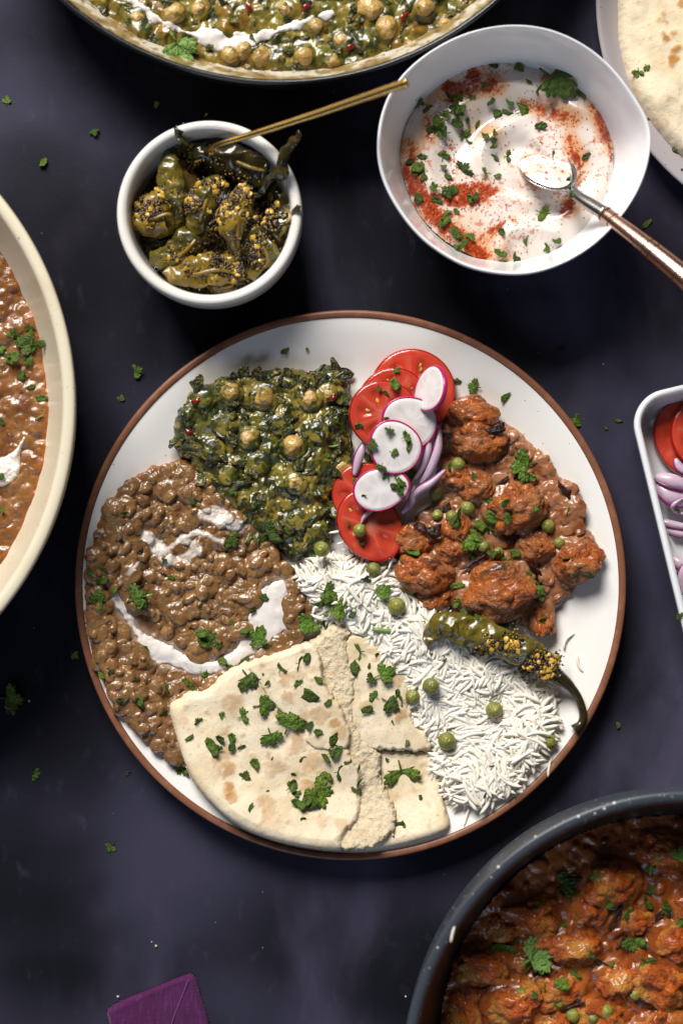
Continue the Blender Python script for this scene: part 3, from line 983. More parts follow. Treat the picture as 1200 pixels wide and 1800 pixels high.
# ------------------------------------------------------------------ torn flatbread on the plate
def bread_sheet(name, pts, zoff, thick, parent, mat_, soft, seed, torn=.0012, spots=(), res=.0005, base=None, zpx=.016, dimple=.0012, rough=0.0, arc=None):
    pl = chaikin(P2(pts, zpx), 2)
    hf = HF(poly_d(pl), pl, res, plate_z if base is None else base, seed=seed)
    X, Y = hf.X, hf.Y
    tear = np.ones(X.shape)
    if arc:                                  # the baked edge stays smooth and full, only the torn sides are ragged
        tear = sstep(.004, .010, -stroke_d(P2(arc, zpx), [0.0] * len(arc))(X, Y))
    hf.D = hf.D + torn * tear * (.7 * (fbm(X, Y, 150, 3, seed) - .5) * 2 + .6 * (fbm(X, Y, 480, 3, seed + 1) - .5) * 2)
    soft = soft * (1 + 1.0 * (1 - tear))
    t = np.clip(hf.D / soft, 0, 1)
    prof_ = np.sqrt(np.clip(1 - (1 - t) ** 2, 0, 1))
    hf.Z = hf.B + zoff + thick * prof_ + dimple * (fbm(X, Y, 45, 3, seed + 2) - .5) * t + rough * (fbm(X, Y, 420, 4, seed + 5) - .5) * 2
    hf.Z = np.where(hf.D < 0, np.maximum(hf.B + zoff - .002, hf.Z - .004), hf.Z)
    hf.C[:] = (.745, .632, .455)
    hf.paint(sstep(.42, .66, fbm(X, Y, 55, 4, seed + 3)) * .65, (.64, .50, .30))
    hf.paint(sstep(.5, .72, fbm(X, Y, 90, 3, seed + 6)) * .6, (.77, .67, .50))
    rs_ = random.Random(seed)
    pxs, pys = [p[0] for p in pts], [p[1] for p in pts]
    for _ in range(int(len(spots) * 1.5)):
        spots = list(spots) + [(rs_.uniform(min(pxs), max(pxs)), rs_.uniform(min(pys), max(pys)), rs_.uniform(3, 7), rs_.uniform(.15, .5))]
    for a, b, r, st in spots:
        w = P(a, b, zpx)
        q = np.hypot(X - w.x, Y - w.y) / L(r) + 2.2 * (fbm(X, Y, 230, 4, seed + int(a)) - .5)
        hf.paint(sstep(1.05, .2, q) * min(1, st * 1.0), (.43, .205, .05))
        hf.Z += .0003 * sstep(1.1, .3, q)
    o = hf.build(name, mat_, parent, cut=-.0010, color=(mat_ == MT['bread']))
    return hf, o


fb3 = thing('flatbread_piece', 'small torn flatbread piece with one large coriander leaf at the plate bottom', 'flatbread', P(710, 1410, .01), 'torn flatbread pieces on the plate')
bread_sheet('crust', [(600, 1330), (660, 1322), (720, 1322), (758, 1326), (770, 1352), (776, 1380), (772, 1396), (784, 1420), (794, 1456), (760, 1470), (712, 1484), (650, 1494), (604, 1494), (590, 1400)], .0012, .0048, fb3, MT['bread'], .0024, 610, dimple=.0022, torn=.0014, arc=[(794, 1458), (760, 1470), (712, 1484), (650, 1494), (604, 1494)],
            spots=[(745, 1345, 16, .4), (650, 1460, 22, .35), (690, 1400, 14, .3)])
fb2 = thing('flatbread_piece', 'upper torn flatbread piece with ragged edge against the white rice', 'flatbread', P(680, 1230, .01), 'torn flatbread pieces on the plate')
bread_sheet('crust', [(600, 1120), (625, 1112), (650, 1128), (668, 1140), (690, 1162), (712, 1178), (724, 1192), (722, 1220), (724, 1250), (732, 1276), (752, 1292), (764, 1322), (740, 1326), (700, 1322), (640, 1322), (600, 1300)], .0040, .0052, fb2, MT['bread'], .0022, 640, dimple=.0026, torn=.0018,
            spots=[(705, 1262, 14, .75), (640, 1240, 12, .35), (628, 1272, 10, .35), (700, 1195, 14, .5), (660, 1150, 16, .3)])
fb1 = thing('flatbread_piece', 'large folded flatbread piece with toasted spots and coriander at lower left of plate', 'flatbread', P(470, 1330, .01), 'torn flatbread pieces on the plate')
bread_sheet('crumb', [(520, 1150), (556, 1118), (585, 1098), (606, 1100), (614, 1112), (610, 1150), (622, 1172), (628, 1192), (622, 1225), (626, 1262), (642, 1302), (664, 1318), (673, 1340), (670, 1368), (684, 1396), (700, 1420), (694, 1450), (684, 1474), (655, 1484),
                      (600, 1492), (560, 1470), (540, 1350), (500, 1230)], .0056, .0050, fb1, MT['crumb'], .0032, 660, torn=.0022, rough=.0006)
bread_sheet('top_crust', [(293, 1238), (312, 1228), (340, 1216), (364, 1216), (372, 1208), (380, 1190), (400, 1178), (430, 1164), (470, 1152), (512, 1138), (545, 1128), (556, 1150), (570, 1205), (585, 1255), (606, 1285), (622, 1330), (640, 1355),
                          (638, 1395), (634, 1434), (612, 1458), (604, 1480), (602, 1493), (550, 1488), (482, 1475), (415, 1448), (356, 1394), (327, 1348), (307, 1288)], .0058, .0072, fb1, MT['bread'], .0036, 680, torn=.0016, dimple=.0040, arc=[(293, 1238), (307, 1288), (327, 1348), (356, 1394), (415, 1448), (482, 1475), (550, 1488), (602, 1493)],
            spots=[(395, 1325, 18, .6), (402, 1352, 15, .8), (405, 1380, 13, .9), (408, 1398, 10, .7), (470, 1410, 18, .55), (540, 1386, 22, .7), (485, 1345, 20, .4), (415, 1235, 22, .45), (395, 1285, 16, .6), (545, 1345, 24, .45), (470, 1440, 20, .35), (560, 1440, 20, .35),
                   (598, 1440, 14, .4), (505, 1250, 30, .45), (525, 1300, 24, .5)])
bread_sheet('torn_flap', [(430, 1170), (470, 1156), (515, 1142), (552, 1130), (566, 1160), (566, 1180), (574, 1212), (598, 1240), (612, 1272), (620, 1300), (600, 1318), (572, 1322), (540, 1308), (532, 1290), (546, 1276), (520, 1262), (494, 1252), (472, 1230), (458, 1200)], .0106, .0042, fb1, MT['bread'], .0016, 700, torn=.0012, dimple=.0024,
            spots=[(500, 1190, 16, .55), (505, 1222, 14, .5), (480, 1180, 12, .4), (600, 1285, 14, .6), (590, 1270, 10, .7), (560, 1250, 16, .45), (530, 1180, 20, .3), (555, 1300, 14, .3)])

# ------------------------------------------------------------------ green chilli on the rice
ch = thing('pickled_chilli', 'pickled green chilli with curled stem and yellow seeds lying on the rice', 'chilli', P(880, 1140, .02))
cl = catmull([P(752, 1145, .019), P(756, 1118, .021), P(785, 1104, .0225), P(850, 1116, .024), P(915, 1140, .024), P(962, 1172, .022), P(985, 1196, .0195)], 8)
rd = np.interp(np.linspace(0, 1, len(cl)), [0, .08, .2, .35, .6, .8, .92, 1], [.0008, .0032, .0054, .0066, .0070, .0064, .0044, .0028])
V, F = tube_vf(catmull(cl, 2), np.interp(np.linspace(0, 1, len(cl) * 2 - 1), np.linspace(0, 1, len(cl)), rd), 30, .62)
V = [v + Vector((0, 0, 1)) * .0022 * (mnoise.turbulence(v * 130, 3, False) - .45) + mnoise.noise_vector(v * 75) * .0030 + mnoise.noise_vector(v * 260) * .0011 for v in V]
obj('body', mesh_py('chilli_body', V, F), MT['chilli'], ch)
cl = catmull([P(978, 1188, .020), P(1000, 1205, .019), P(1016, 1228, .018), P(1024, 1255, .0175), P(1020, 1272, .018), P(1008, 1282, .0185)], 8)
V, F = tube_vf(cl, np.interp(np.linspace(0, 1, len(cl)), [0, .25, .8, 1], [.0040, .0022, .0018, .0026]), 10)
obj('stem', mesh_py('chilli_stem', V, F), MT['chilli_dark'], ch)
seed_me = ellip_mesh('seed_mesh', 10, 6, .08, 8)
must_me = ellip_mesh('mustard_mesh', 7, 5, .1, 9)


def seeds_on(cells, n, must, parent, zf, r0):
    """chilli seeds one by one; the mustard grains and spice crumbs around them as one scatter"""
    for _ in range(n):
        a, b, R = cells[r0.randrange(len(cells))]
        w = P(a + r0.gauss(0, R * .5), b + r0.gauss(0, R * .5), .022)
        z = zf(w.x, w.y)
        obj('seed', seed_me, MT['seed'], parent, (w.x, w.y, z), (r0.uniform(-.5, .5), r0.uniform(-.5, .5), r0.random() * 6), (.0019 * r0.uniform(.7, 1.15), .0015 * r0.uniform(.7, 1.1), .0006))
    for nm, mt, cnt, sz in (('mustard_grains', 'mustard', must, .00062), ('spice_crumbs', 'turmeric', must, .00045)):
        Vs, Fs, off = [], [], 0
        for _ in range(cnt):
            a, b, R = cells[r0.randrange(len(cells))]
            w = P(a + r0.gauss(0, R * .6), b + r0.gauss(0, R * .6), .022)
            z = zf(w.x, w.y)
            s_ = sz * r0.uniform(.6, 1.4)
            Vs += [Vector(v.co) * s_ + Vector((w.x, w.y, z)) for v in must_me.vertices]
            Fs += [tuple(q + off for q in p.vertices) for p in must_me.polygons]
            off += len(must_me.vertices)
        tag(obj(nm, mesh_py(nm, Vs, Fs), MT[mt], parent), kind='stuff')


ccl = [P(785, 1104, .0225), P(850, 1116, .024), P(915, 1140, .024), P(962, 1172, .022), P(985, 1196, .0195)]


def chz(x, y):
    best, bz = 1, 0.02
    for i in range(len(ccl) - 1):
        a, b = ccl[i], ccl[i + 1]
        e = (b - a)
        t = min(1, max(0, ((x - a.x) * e.x + (y - a.y) * e.y) / (e.x ** 2 + e.y ** 2)))
        d = math.hypot(x - a.x - e.x * t, y - a.y - e.y * t)
        if d < best:
            best, bz = d, a.z + e.z * t
    return bz + .0043 * math.sqrt(max(0, 1 - (best / .0068) ** 2)) - (.003 if best > .0068 else 0)


seeds_on([(860, 1130, 14), (900, 1135, 16), (940, 1160, 20), (960, 1175, 20), (975, 1160, 12), (845, 1145, 8), (925, 1175, 14), (955, 1168, 24), (895, 1130, 24)], 30, 330, ch, chz, random.Random(4))

# ------------------------------------------------------------------ salad on the plate
def disc_part(r, th, n=56, rings=9, colf=None, zf=None, name='disc', inner=0.0, wob=.02, seed=0):
    """closed slice with a softly rounded rim; zf shapes the cut face"""
    V, F, Cc = [], [], []
    ph = seed * 1.7
    prof_ = [(t, th / 2) for t in np.linspace(inner, .965, rings)] + [(.99, th * .34), (1.0, 0), (.99, -th * .34), (.965, -th / 2), (inner if inner else .02, -th / 2)]
    for i, (t, z) in enumerate(prof_):
        for k in range(n):
            a = 2 * math.pi * k / n
            w = 1 + wob * math.sin(2 * a + ph) + wob * .6 * math.sin(3 * a + ph * 2)
            zz = z + (zf(t, a) if (zf and i < rings) else 0)
            V.append((r * t * w * math.cos(a), r * t * w * math.sin(a), zz))
            if colf:
                Cc.append(colf(t, a))
    m = len(prof_)
    for i in range(m - 1):
        for k in range(n):
            k2 = (k + 1) % n
            F.append((i * n + k, (i + 1) * n + k, (i + 1) * n + k2, i * n + k2))
    if inner:
        for k in range(n):
            k2 = (k + 1) % n
            F.append(((m - 1) * n + k, k, k2, (m - 1) * n + k2))
    else:
        F.append(tuple(range(n)))
        F.append(tuple((m - 1) * n + k for k in range(n))[::-1])
    return mesh_py(name, V, F, True, Cc if colf else None)


def tomato_slice(px, py, z, rx, ry, label, tilt=(0, 0), yaw=0.0, seed=0, group=None, bright=1.0):
    w = P(px, py, z)
    nlob = 5 + seed % 2
    t = thing('tomato_slice', label, 'tomato slice', (w.x, w.y, z), group)
    t.rotation_euler = (tilt[0], tilt[1], yaw)
    r = L(rx, z)
    t.scale = (1, ry / rx, 1)

    def colf(tt, a):
        chamber = (.30 < tt < .80) * max(0, math.cos(nlob * a + seed)) ** .5 if math.cos(nlob * a + seed) > 0 else 0
        c = np.array((.50, .046, .024)) * bright
        core = max(0, 1 - tt / .34)
        c = c * (1 - core * .8) + np.array((.60, .24, .15)) * core * .8
        ray = max(0, math.cos(nlob * (a + math.pi / nlob) + seed)) ** 10 * (.15 < tt < .85)
        c = c * (1 - .5 * ray) + np.array((.58, .17, .10)) * .5 * ray
        c = c * (1 - .5 * chamber) + np.array((.36, .045, .014)) * .5 * chamber
        wl = max(0, 1 - abs(tt - .84) / .08) * .35
        return c * (1 - wl) + np.array((.54, .085, .045)) * wl

    def zf(tt, a):
        c = max(0, math.cos(nlob * a + seed))
        return -.0011 * c * max(0, 1 - ((tt - .55) / .26) ** 2)

    me = disc_part(r * .985, .0036, 60, 16, colf, zf, 'tomato_flesh_%d' % seed, wob=.015, seed=seed)
    f = bpy.data.objects.new('flesh', me); me.materials.append(MT['tomato']); f.parent = t; COL.objects.link(f)
    ring = disc_part(r, .0038, 60, 3, None, None, 'tomato_skin_%d' % seed, inner=.972, wob=.015, seed=seed)
    s_ = bpy.data.objects.new('skin', ring); ring.materials.append(MT['tomato_skin']); s_.parent = t; COL.objects.link(s_)
    rs = random.Random(seed)
    for k in range(nlob if seed < 6 else 3):
        a = (2 * math.pi * (k // 2) - seed) / nlob + rs.uniform(-.25, .25)
        tt = rs.uniform(.42, .68)
        sd = bpy.data.objects.new('seed', seed_me); sd.parent = f
        sd.location = (r * tt * math.cos(a), r * tt * math.sin(a), .0012)
        sd.rotation_euler = (0, 0, a)
        sd.scale = (.0012, .0008, .0003)
        COL.objects.link(sd)
    return t


def radish_slice(px, py, z, rx, ry, label, tilt=(0, 0), yaw=0.0, seed=0):
    w = P(px, py, z)
    t = thing('radish_slice', label, 'radish slice', (w.x, w.y, z), 'radish slices on the tomato')
    t.rotation_euler = (tilt[0], tilt[1], yaw)
    t.scale = (1, ry / rx, 1)
    r = L(rx, z)
    rc = random.Random(seed)
    ray = [rc.uniform(.0, 1.) ** 2 for _ in range(48)]
    a = disc_part(r * .945, .0022, 48, 9, lambda tt, an: np.array((.74, .70, .68)) * (1 - .16 * ray[int(an / 6.2832 * 48 + .5) % 48] * min(1, max(0, (tt - .1) * 3)) * (tt < .82)) * (1 - .05 * math.sin(9 * tt + seed)), None, 'radish_flesh_%d' % seed, wob=.05, seed=seed)
    f = bpy.data.objects.new('flesh', a); a.materials.append(MT['radish']); f.parent = t; COL.objects.link(f)
    b = disc_part(r, .0023, 48, 3, None, None, 'radish_skin_%d' % seed, inner=.925, wob=.05, seed=seed)
    s_ = bpy.data.objects.new('skin', b); b.materials.append(MT['radish_skin']); s_.parent = t; COL.objects.link(s_)
    return t


G = 'tomato slices on the dinner plate'
tomato_slice(724, 688, .0100, 75, 76, 'bright red tomato slice at the back of the fan, partly under a radish edge', (.05, -.03), .3, 1, G, 1.15)
tomato_slice(690, 706, .0140, 62, 60, 'middle tomato slice of the upper fan, mostly covered by another slice', (.06, -.05), .8, 2, G)
tomato_slice(674, 729, .0178, 62, 61, 'front tomato slice of the upper fan with radish slices on it', (.08, -.04), 1.4, 3, G)
tomato_slice(640, 868, .0125, 58, 56, 'tomato slice under the lowest radish, nearest the spinach curry', (.04, .02), .2, 4, G)
tomato_slice(650, 924, .0165, 68, 55, 'lowest tomato slice on the plate with a pea and rice on it', (.05, -.04), 2.2, 5, G)
radish_slice(757, 684, .0285, 45, 44, 'radish slice standing steeply on its edge at the top of the salad', (-.2, -1.02), .05, 1)
radish_slice(720, 742, .0245, 50, 47, 'uppermost flat radish slice, between the steep slice and the speckled one', (.10, .10), .2, 2)
radish_slice(694, 786, .0280, 49, 47, 'middle radish slice sprinkled with the most chopped coriander', (.12, .05), .9, 3)
radish_slice(669, 860, .0255, 50, 39, 'lowest radish slice lying over the lower tomato slices', (.08, -.06), .1, 4)


def onion_strip(pts, wid, label, group, name='onion_slice', edge=True, arch=.0009):
    """thin curved slice of onion layer standing on edge or lying flat, purple skin along one side"""
    ps = catmull(pts, 6)
    n = len(ps)
    t = thing(name, label, 'onion slice', ps[0], group)
    off = Vector(ps[0])
    for nm, s0, s1, mt in (('flesh', -1, .72, 'onion'), ('skin', .72, 1.0, 'onion_edge')):
        V, F = [], []
        for i, p in enumerate(ps):
            u = i / (n - 1)
            tg = (ps[min(i + 1, n - 1)] - ps[max(i - 1, 0)]).normalized()
            sd = tg.cross(Vector((0, 0, 1))).normalized()
            wv = wid * (.25 + .75 * math.sin(math.pi * min(1, max(0, u * .9 + .05))))
            for f_ in (s0, (s0 + s1) / 2, s1):
                up = Vector((0, 0, arch * (1 - f_ * f_)))
                V.append(p + sd * wv * f_ + up)
            for f_ in (s1, (s0 + s1) / 2, s0):
                up = Vector((0, 0, arch * (1 - f_ * f_) - .0008))
                V.append(p + sd * wv * f_ + up)
        for i in range(n - 1):
            for k in range(6):
                k2 = (k + 1) % 6
                F.append((i * 6 + k, i * 6 + k2, i * 6 + 6 + k2, i * 6 + 6 + k))
        F.append(tuple(range(6))[::-1])
        F.append(tuple((n - 1) * 6 + k for k in range(6)))
        obj(nm, mesh_py('onion_' + nm, V, F), MT[mt], t)
    return t


G = 'red onion slices on the dinner plate'
onion_strip([P(772, 752, .020), P(768, 790, .022), P(752, 830, .021), P(738, 850, .019)], .0024, 'pale red onion slice right of the middle radish beside the curry', G)
onion_strip([P(752, 758, .021), P(752, 790, .023), P(742, 820, .022), P(728, 842, .021)], .0018, 'red onion slice tucked against the edge of the middle radish', G)
onion_strip([P(782, 826, .021), P(758, 848, .021), P(735, 862, .020), P(716, 884, .016)], .0020, 'red onion slice reaching diagonally to the peas in the curry', G)
onion_strip([P(728, 852, .018), P(722, 882, .018), P(705, 902, .016)], .0020, 'pale red onion slice under the lowest radish by the curry', G)
onion_strip([P(640, 778, .016), P(630, 804, .0165), P(622, 836, .015)], .0024, 'pale onion slice between the spinach curry and the middle radish', G)
onion_strip([P(664, 895, .0205), P(652, 897, .021), P(640, 908, .021), P(634, 920, .0205)], .0012, 'small purple onion curl on the lowest tomato slice', G)


def pea(px, py, z, r, label, group='peas on the rice'):
    w = P(px, py, z)
    t = obj('green_pea', pea_mesh[rnd.randrange(3)], None, None, w, (rnd.random() * 3, rnd.random() * 3, 0), L(r, z))
    if not t.data.materials:
        t.data.materials.append(MT['pea'])
    return tag(t, label, 'pea', group)


def rz_(px, py):
    w = P(px, py, .016)
    return max(float(ri_hf.z(w.x, w.y)), float(plate_z(w.x, w.y))) + .0044


pea(565, 965, .0205, 14, 'green pea with a stalk at the tip of the rice by the spinach curry')
pea(720, 1031, rz_(720, 1031) + .002, 16, 'green pea on the rice nearest the cauliflower curry')
pea(697, 1066, rz_(697, 1066) + .001, 16, 'green pea on the rice just below the curry-side pea')
pea(656, 1000, rz_(656, 1000), 13, 'green pea half buried in rice below the lowest tomato slice')
pea(757, 1206, rz_(757, 1206) + .001, 15, 'wrinkled green pea on the rice beside the upper flatbread piece')
pea(785, 1303, rz_(785, 1303) + .001, 16, 'split green pea on the rice beside the small flatbread piece')
pea(868, 1248, rz_(868, 1248), 15, 'green pea mostly buried in the middle of the rice below the chilli')
pea(725, 1224, rz_(725, 1224), 13, 'green pea peeking between rice and torn flatbread edge')
pea(965, 1303, float(plate_z(*P(965, 1303, .012)[:2])) + L(14) * .95, 14, 'green pea lying on the bare plate at the edge of the rice', 'peas on the rice')
pea(632, 932, .0215, 12, 'pale green pea lying on the lowest tomato slice', 'peas on the rice')

# ------------------------------------------------------------------ small bowl of chilli pickle
BZ = .046
bc = P(368, 374, BZ)
BR = L(164, BZ)
bowl1 = thing('small_bowl', 'small round white bowl holding the green chilli pickle', 'bowl', (bc.x, bc.y, 0))
prof = smooth_prof([(.0001, .0025), (BR * .62, .0025), (BR * .66, 0), (BR * .72, 0), (BR * .86, .008), (BR * .97, .022), (BR * 1.0, .036), (BR * 1.0, .0445), (BR * .975, BZ + .0008), (BR * .92, BZ + .0010), (BR * .875, BZ - .0008),
                    (BR * .86, .040), (BR * .85, .030), (BR * .80, .016), (BR * .6, .008), (.0001, .0075)], 3)
lathe('bowl_body', prof, MT['cream_ceramic'], bowl1, bc, 140)
pk = thing('pickle_masala', 'dark oily spice paste with mustard and chilli seeds in the small white bowl', 'pickle', (bc.x, bc.y, .01))
cpts = [(bc.x + BR * .86 * math.cos(a), bc.y + BR * .86 * math.sin(a)) for a in np.linspace(0, 2 * math.pi, 60)[:-1]]
hf = HF(poly_d(cpts), cpts, .0005, .026)
hf.Z = .0235 + .007 * (fbm(hf.X, hf.Y, 60, 4, 301) - .45) + .0015 * (fbm(hf.X, hf.Y, 350, 3, 302) - .5)
hf.C[:] = (.020, .012, .004)
hf.paint(sstep(.45, .65, fbm(hf.X, hf.Y, 110, 3, 303)), (.060, .040, .006))
hf.paint(sstep(.56, .7, fbm(hf.X, hf.Y, 240, 3, 304)), (.14, .075, .008))
hf.build('paste', MT['masala'], pk, cut=0)
pk_hf = hf


def chilli_piece(pts, rads, mt, label, flat=.55, zs=None, stem=False, hollow=True):
    cl = catmull([P(a, b, z) for a, b, z in pts], 7)
    t = thing('chilli_piece', label, 'chilli piece', cl[0], 'chilli pieces in the pickle bowl')
    rd = np.interp(np.linspace(0, 1, len(cl)), np.linspace(0, 1, len(rads)), [L(r) for r in rads])
    V, F = tube_vf(catmull(cl, 2), np.interp(np.linspace(0, 1, len(cl) * 2 - 1), np.linspace(0, 1, len(cl)), rd), 24, flat)
    V = [v + mnoise.noise_vector(v * 110) * .0034 + mnoise.noise_vector(v * 320) * .0012 for v in V]
    obj('flesh', mesh_py('chilli_flesh', V, F), MT[mt], t)
    if hollow:                                    # the pale cut edge along the slit
        i0, i1 = len(cl) // 6, len(cl) - len(cl) // 6
        ed = [cl[i] + Vector((rd[i] * .35, -rd[i] * .25, rd[i] * flat * .92)) for i in range(i0, i1)]
        V, F = tube_vf(ed, [.0006 + .0005 * math.sin(math.pi * k / len(ed)) for k in range(len(ed))], 6)
        obj('cut_edge', mesh_py('chilli_edge', V, F), MT['chilli_gold'], t)
    return t


CPD = []
for pts, rads, mt, label in [
    ([(300, 262, .036), (298, 300, .038), (304, 345, .037), (322, 385, .033)], [14, 19, 24, 18], 'chilli', 'upright strip of green chilli at the upper left of the pickle bowl'),
    ([(232, 388, .031), (262, 378, .034), (288, 372, .033), (300, 410, .029)], [14, 36, 40, 22], 'chilli_gold', 'broad golden-brown chilli piece against the left wall of the pickle bowl'),
    ([(262, 452, .030), (300, 450, .033), (330, 425, .035), (350, 398, .034)], [12, 24, 25, 16], 'chilli', 'shiny plain green chilli strip at the lower left of the pickle bowl'),
    ([(342, 400, .037), (350, 365, .041), (362, 335, .041), (385, 325, .038)], [16, 24, 24, 14], 'chilli', 'green chilli piece coated in seeds at the centre of the pickle bowl'),
    ([(430, 345, .040), (412, 375, .043), (412, 410, .042), (416, 450, .036)], [20, 26, 20, 8], 'chilli_gold', 'split chilli full of pale seeds right of the bowl centre'),
    ([(445, 400, .034), (455, 430, .036), (462, 455, .034), (440, 480, .030)], [16, 26, 24, 14], 'chilli', 'green chilli half hidden at the lower right of the pickle bowl'),
    ([(298, 490, .033), (340, 478, .037), (375, 470, .037), (412, 478, .034)], [10, 20, 26, 18], 'chilli_gold', 'seedy opened chilli along the lower edge of the pickle bowl'),
    ([(365, 500, .031), (388, 502, .032), (410, 498, .031)], [10, 16, 12], 'chilli', 'short hollow chilli end at the bottom of the pickle bowl'),
    ([(340, 270, .034), (390, 275, .036), (430, 290, .037), (470, 300, .038)], [18, 26, 30, 22], 'chilli_dark', 'dark brown chilli lying under the golden handle in the pickle bowl'),
    ([(485, 350, .035), (500, 375, .038), (490, 400, .038), (478, 420, .034)], [14, 26, 26, 14], 'chilli_dark', 'dark mustard-coated chilli against the right wall of the pickle bowl'),
]:
    chilli_piece(pts, rads, mt, label)
    CPD.append((pts, rads))
for pts, rads, label in [
    ([(446, 345, .041), (470, 318, .046), (490, 298, .050), (505, 270, .056), (530, 232, .062)], [5, 9, 14, 8, 3.5], 'dark chilli stem end sticking out over the upper right bowl rim'),
    ([(490, 405, .040), (508, 392, .044), (520, 375, .047), (528, 364, .0485)], [8, 7, 5, 5], 'thin dark chilli stem poking over the right bowl rim'),
    ([(322, 262, .040), (320, 240, .046), (320, 222, .048)], [8, 7, 6.5], 'thick brown chilli stem resting at the top bowl rim'),
]:
    chilli_piece(pts, rads, 'chilli_dark', label, .9, hollow=False)
dgp = None


def pz(x, y):
    best = float(pk_hf.z(x, y))
    for pts, rads in CPD:
        pr = [L(r) for r in rads]
        for i in range(len(pts) - 1):
            a, b = P(*pts[i]), P(*pts[i + 1])
            e = b - a
            t = min(1, max(0, ((x - a.x) * e.x + (y - a.y) * e.y) / (e.x ** 2 + e.y ** 2 + 1e-12)))
            d = math.hypot(x - a.x - e.x * t, y - a.y - e.y * t)
            r = pr[i] + (pr[i + 1] - pr[i]) * t
            if d < r:
                best = max(best, a.z + e.z * t + .55 * math.sqrt(r * r - d * d))
    return best + .0003


seeds_on([(320, 470, 26), (380, 460, 30), (400, 400, 30), (395, 350, 30), (345, 365, 20), (430, 350, 18), (270, 380, 24), (300, 340, 22), (470, 390, 26), (450, 450, 24), (350, 270, 36), (310, 255, 10), (420, 480, 20), (395, 385, 16)], 100, 1900, pk, pz, random.Random(14))

gs = thing('golden_spoon', 'thin golden spoon handle leaning out of the pickle bowl toward the yogurt bowl', 'spoon', P(380, 255, .04))
cl = catmull([P(332, 300, .030), P(352, 278, .036), P(380, 256, .046), P(440, 237, .052), P(560, 199, .064), P(704, 149, .080), P(706, 148.4, .0802)], 8)
n = len(cl)
V, F = tube_vf(cl, np.interp(np.linspace(0, 1, n), [0, .2, .34, .5, .98, 1], [.0016, .0012, .0012, .0016, .0023, .0019]), 12, .6)
obj('handle', mesh_py('gold_handle', V, F), MT['gold'], gs)
w = P(318, 312, .028)
sb = ellip_mesh('gold_bowl', 20, 10)
obj('spoon_bowl', sb, MT['gold'], gs, w, (0, 0, 2.4), (.011, .008, .0022))

# ------------------------------------------------------------------ white bowl of spiced yogurt
YZ = .052
yo = [(660, 265), (666, 205), (688, 152), (730, 106), (790, 68), (850, 48), (910, 42), (970, 51), (1030, 79), (1078, 120), (1112, 166), (1139, 212), (1145, 250), (1136, 302), (1115, 350), (1080, 398), (1040, 436), (990, 466), (935, 484), (880, 485), (820, 473), (770, 446), (728, 412), (690, 360), (668, 312)]
yout = chaikin(P2(yo, YZ), 3)
yc = P(902, 264, YZ)
yb = thing('yogurt_bowl', 'wide white bowl with a slight pouring lip holding the red-dusted yogurt', 'bowl', (yc.x, yc.y, 0))
loft('bowl_body', yout, smooth_prof([(.45, 0), (.52, 0), (.60, .004), (.80, .020), (.94, .040), (.992, YZ - .002), (1.0, YZ), (.992, YZ + .0016), (.975, YZ + .0012), (.962, YZ - .001), (.925, YZ - .008), (.87, .033), (.80, .021), (.62, .011), (.4, .008), (.02, .008)], 2), MT['white_ceramic'], yb, yc)
yg = thing('spiced_yogurt', 'white yogurt swirled with red paprika and chopped coriander in the wide bowl', 'yogurt', (yc.x, yc.y, .02))
FZ = .026
fy = chaikin(P2([(735, 178), (790, 120), (850, 102), (920, 106), (985, 132), (1042, 166), (1072, 222), (1082, 282), (1072, 340), (1045, 395), (1000, 440), (935, 468), (880, 468), (820, 450), (755, 408), (712, 335), (700, 268), (714, 215)], FZ), 2)
hf = HF(poly_d(fy), fy, .00042, FZ, pad=.002, warp=.0006, wfreq=90, seed=330)
X, Y = hf.X, hf.Y
cx, cy, _ = P(930, 290, FZ)
th = np.arctan2(Y - cy, X - cx)
rr = np.hypot(X - cx, Y - cy)
sw = np.sin(rr * 330 - th * 1.0 + 5 * fbm(X, Y, 25, 2, 331))
hf.Z = FZ + .0015 * sw * sstep(0, .01, rr) + .0030 * (fbm(X, Y, 28, 3, 332) - .5) + np.where(hf.D < .003, -.0012 * (1 - np.clip(hf.D / .003, 0, 1)), 0)
for pts, ws, hh in [([(940, 250), (985, 300), (985, 345), (930, 360), (880, 345)], [6, 10, 12, 12, 4], .0022), ([(880, 440), (890, 410), (930, 400), (970, 410)], [6, 10, 12, 6], .0026), ([(1010, 190), (1050, 210), (1055, 235)], [6, 8, 3], .0022),
                    ([(760, 190), (820, 150), (900, 145), (960, 170)], [3, 7, 7, 3], .0018), ([(720, 300), (760, 330), (800, 352)], [3, 6, 3], .0018), ([(850, 300), (840, 260), (890, 215), (950, 200)], [3, 8, 8, 4], .0018)]:
    d = stroke_d(chaikin(P2(pts, FZ), 2, False), [L(q[1]) for q in chaikin([(float(i), v) for i, v in enumerate(ws)], 2, False)])(X, Y)
    hf.Z += hh * sstep(-.004, .004, d)
hf.C[:] = (.74, .665, .60)
pm = np.zeros(X.shape)
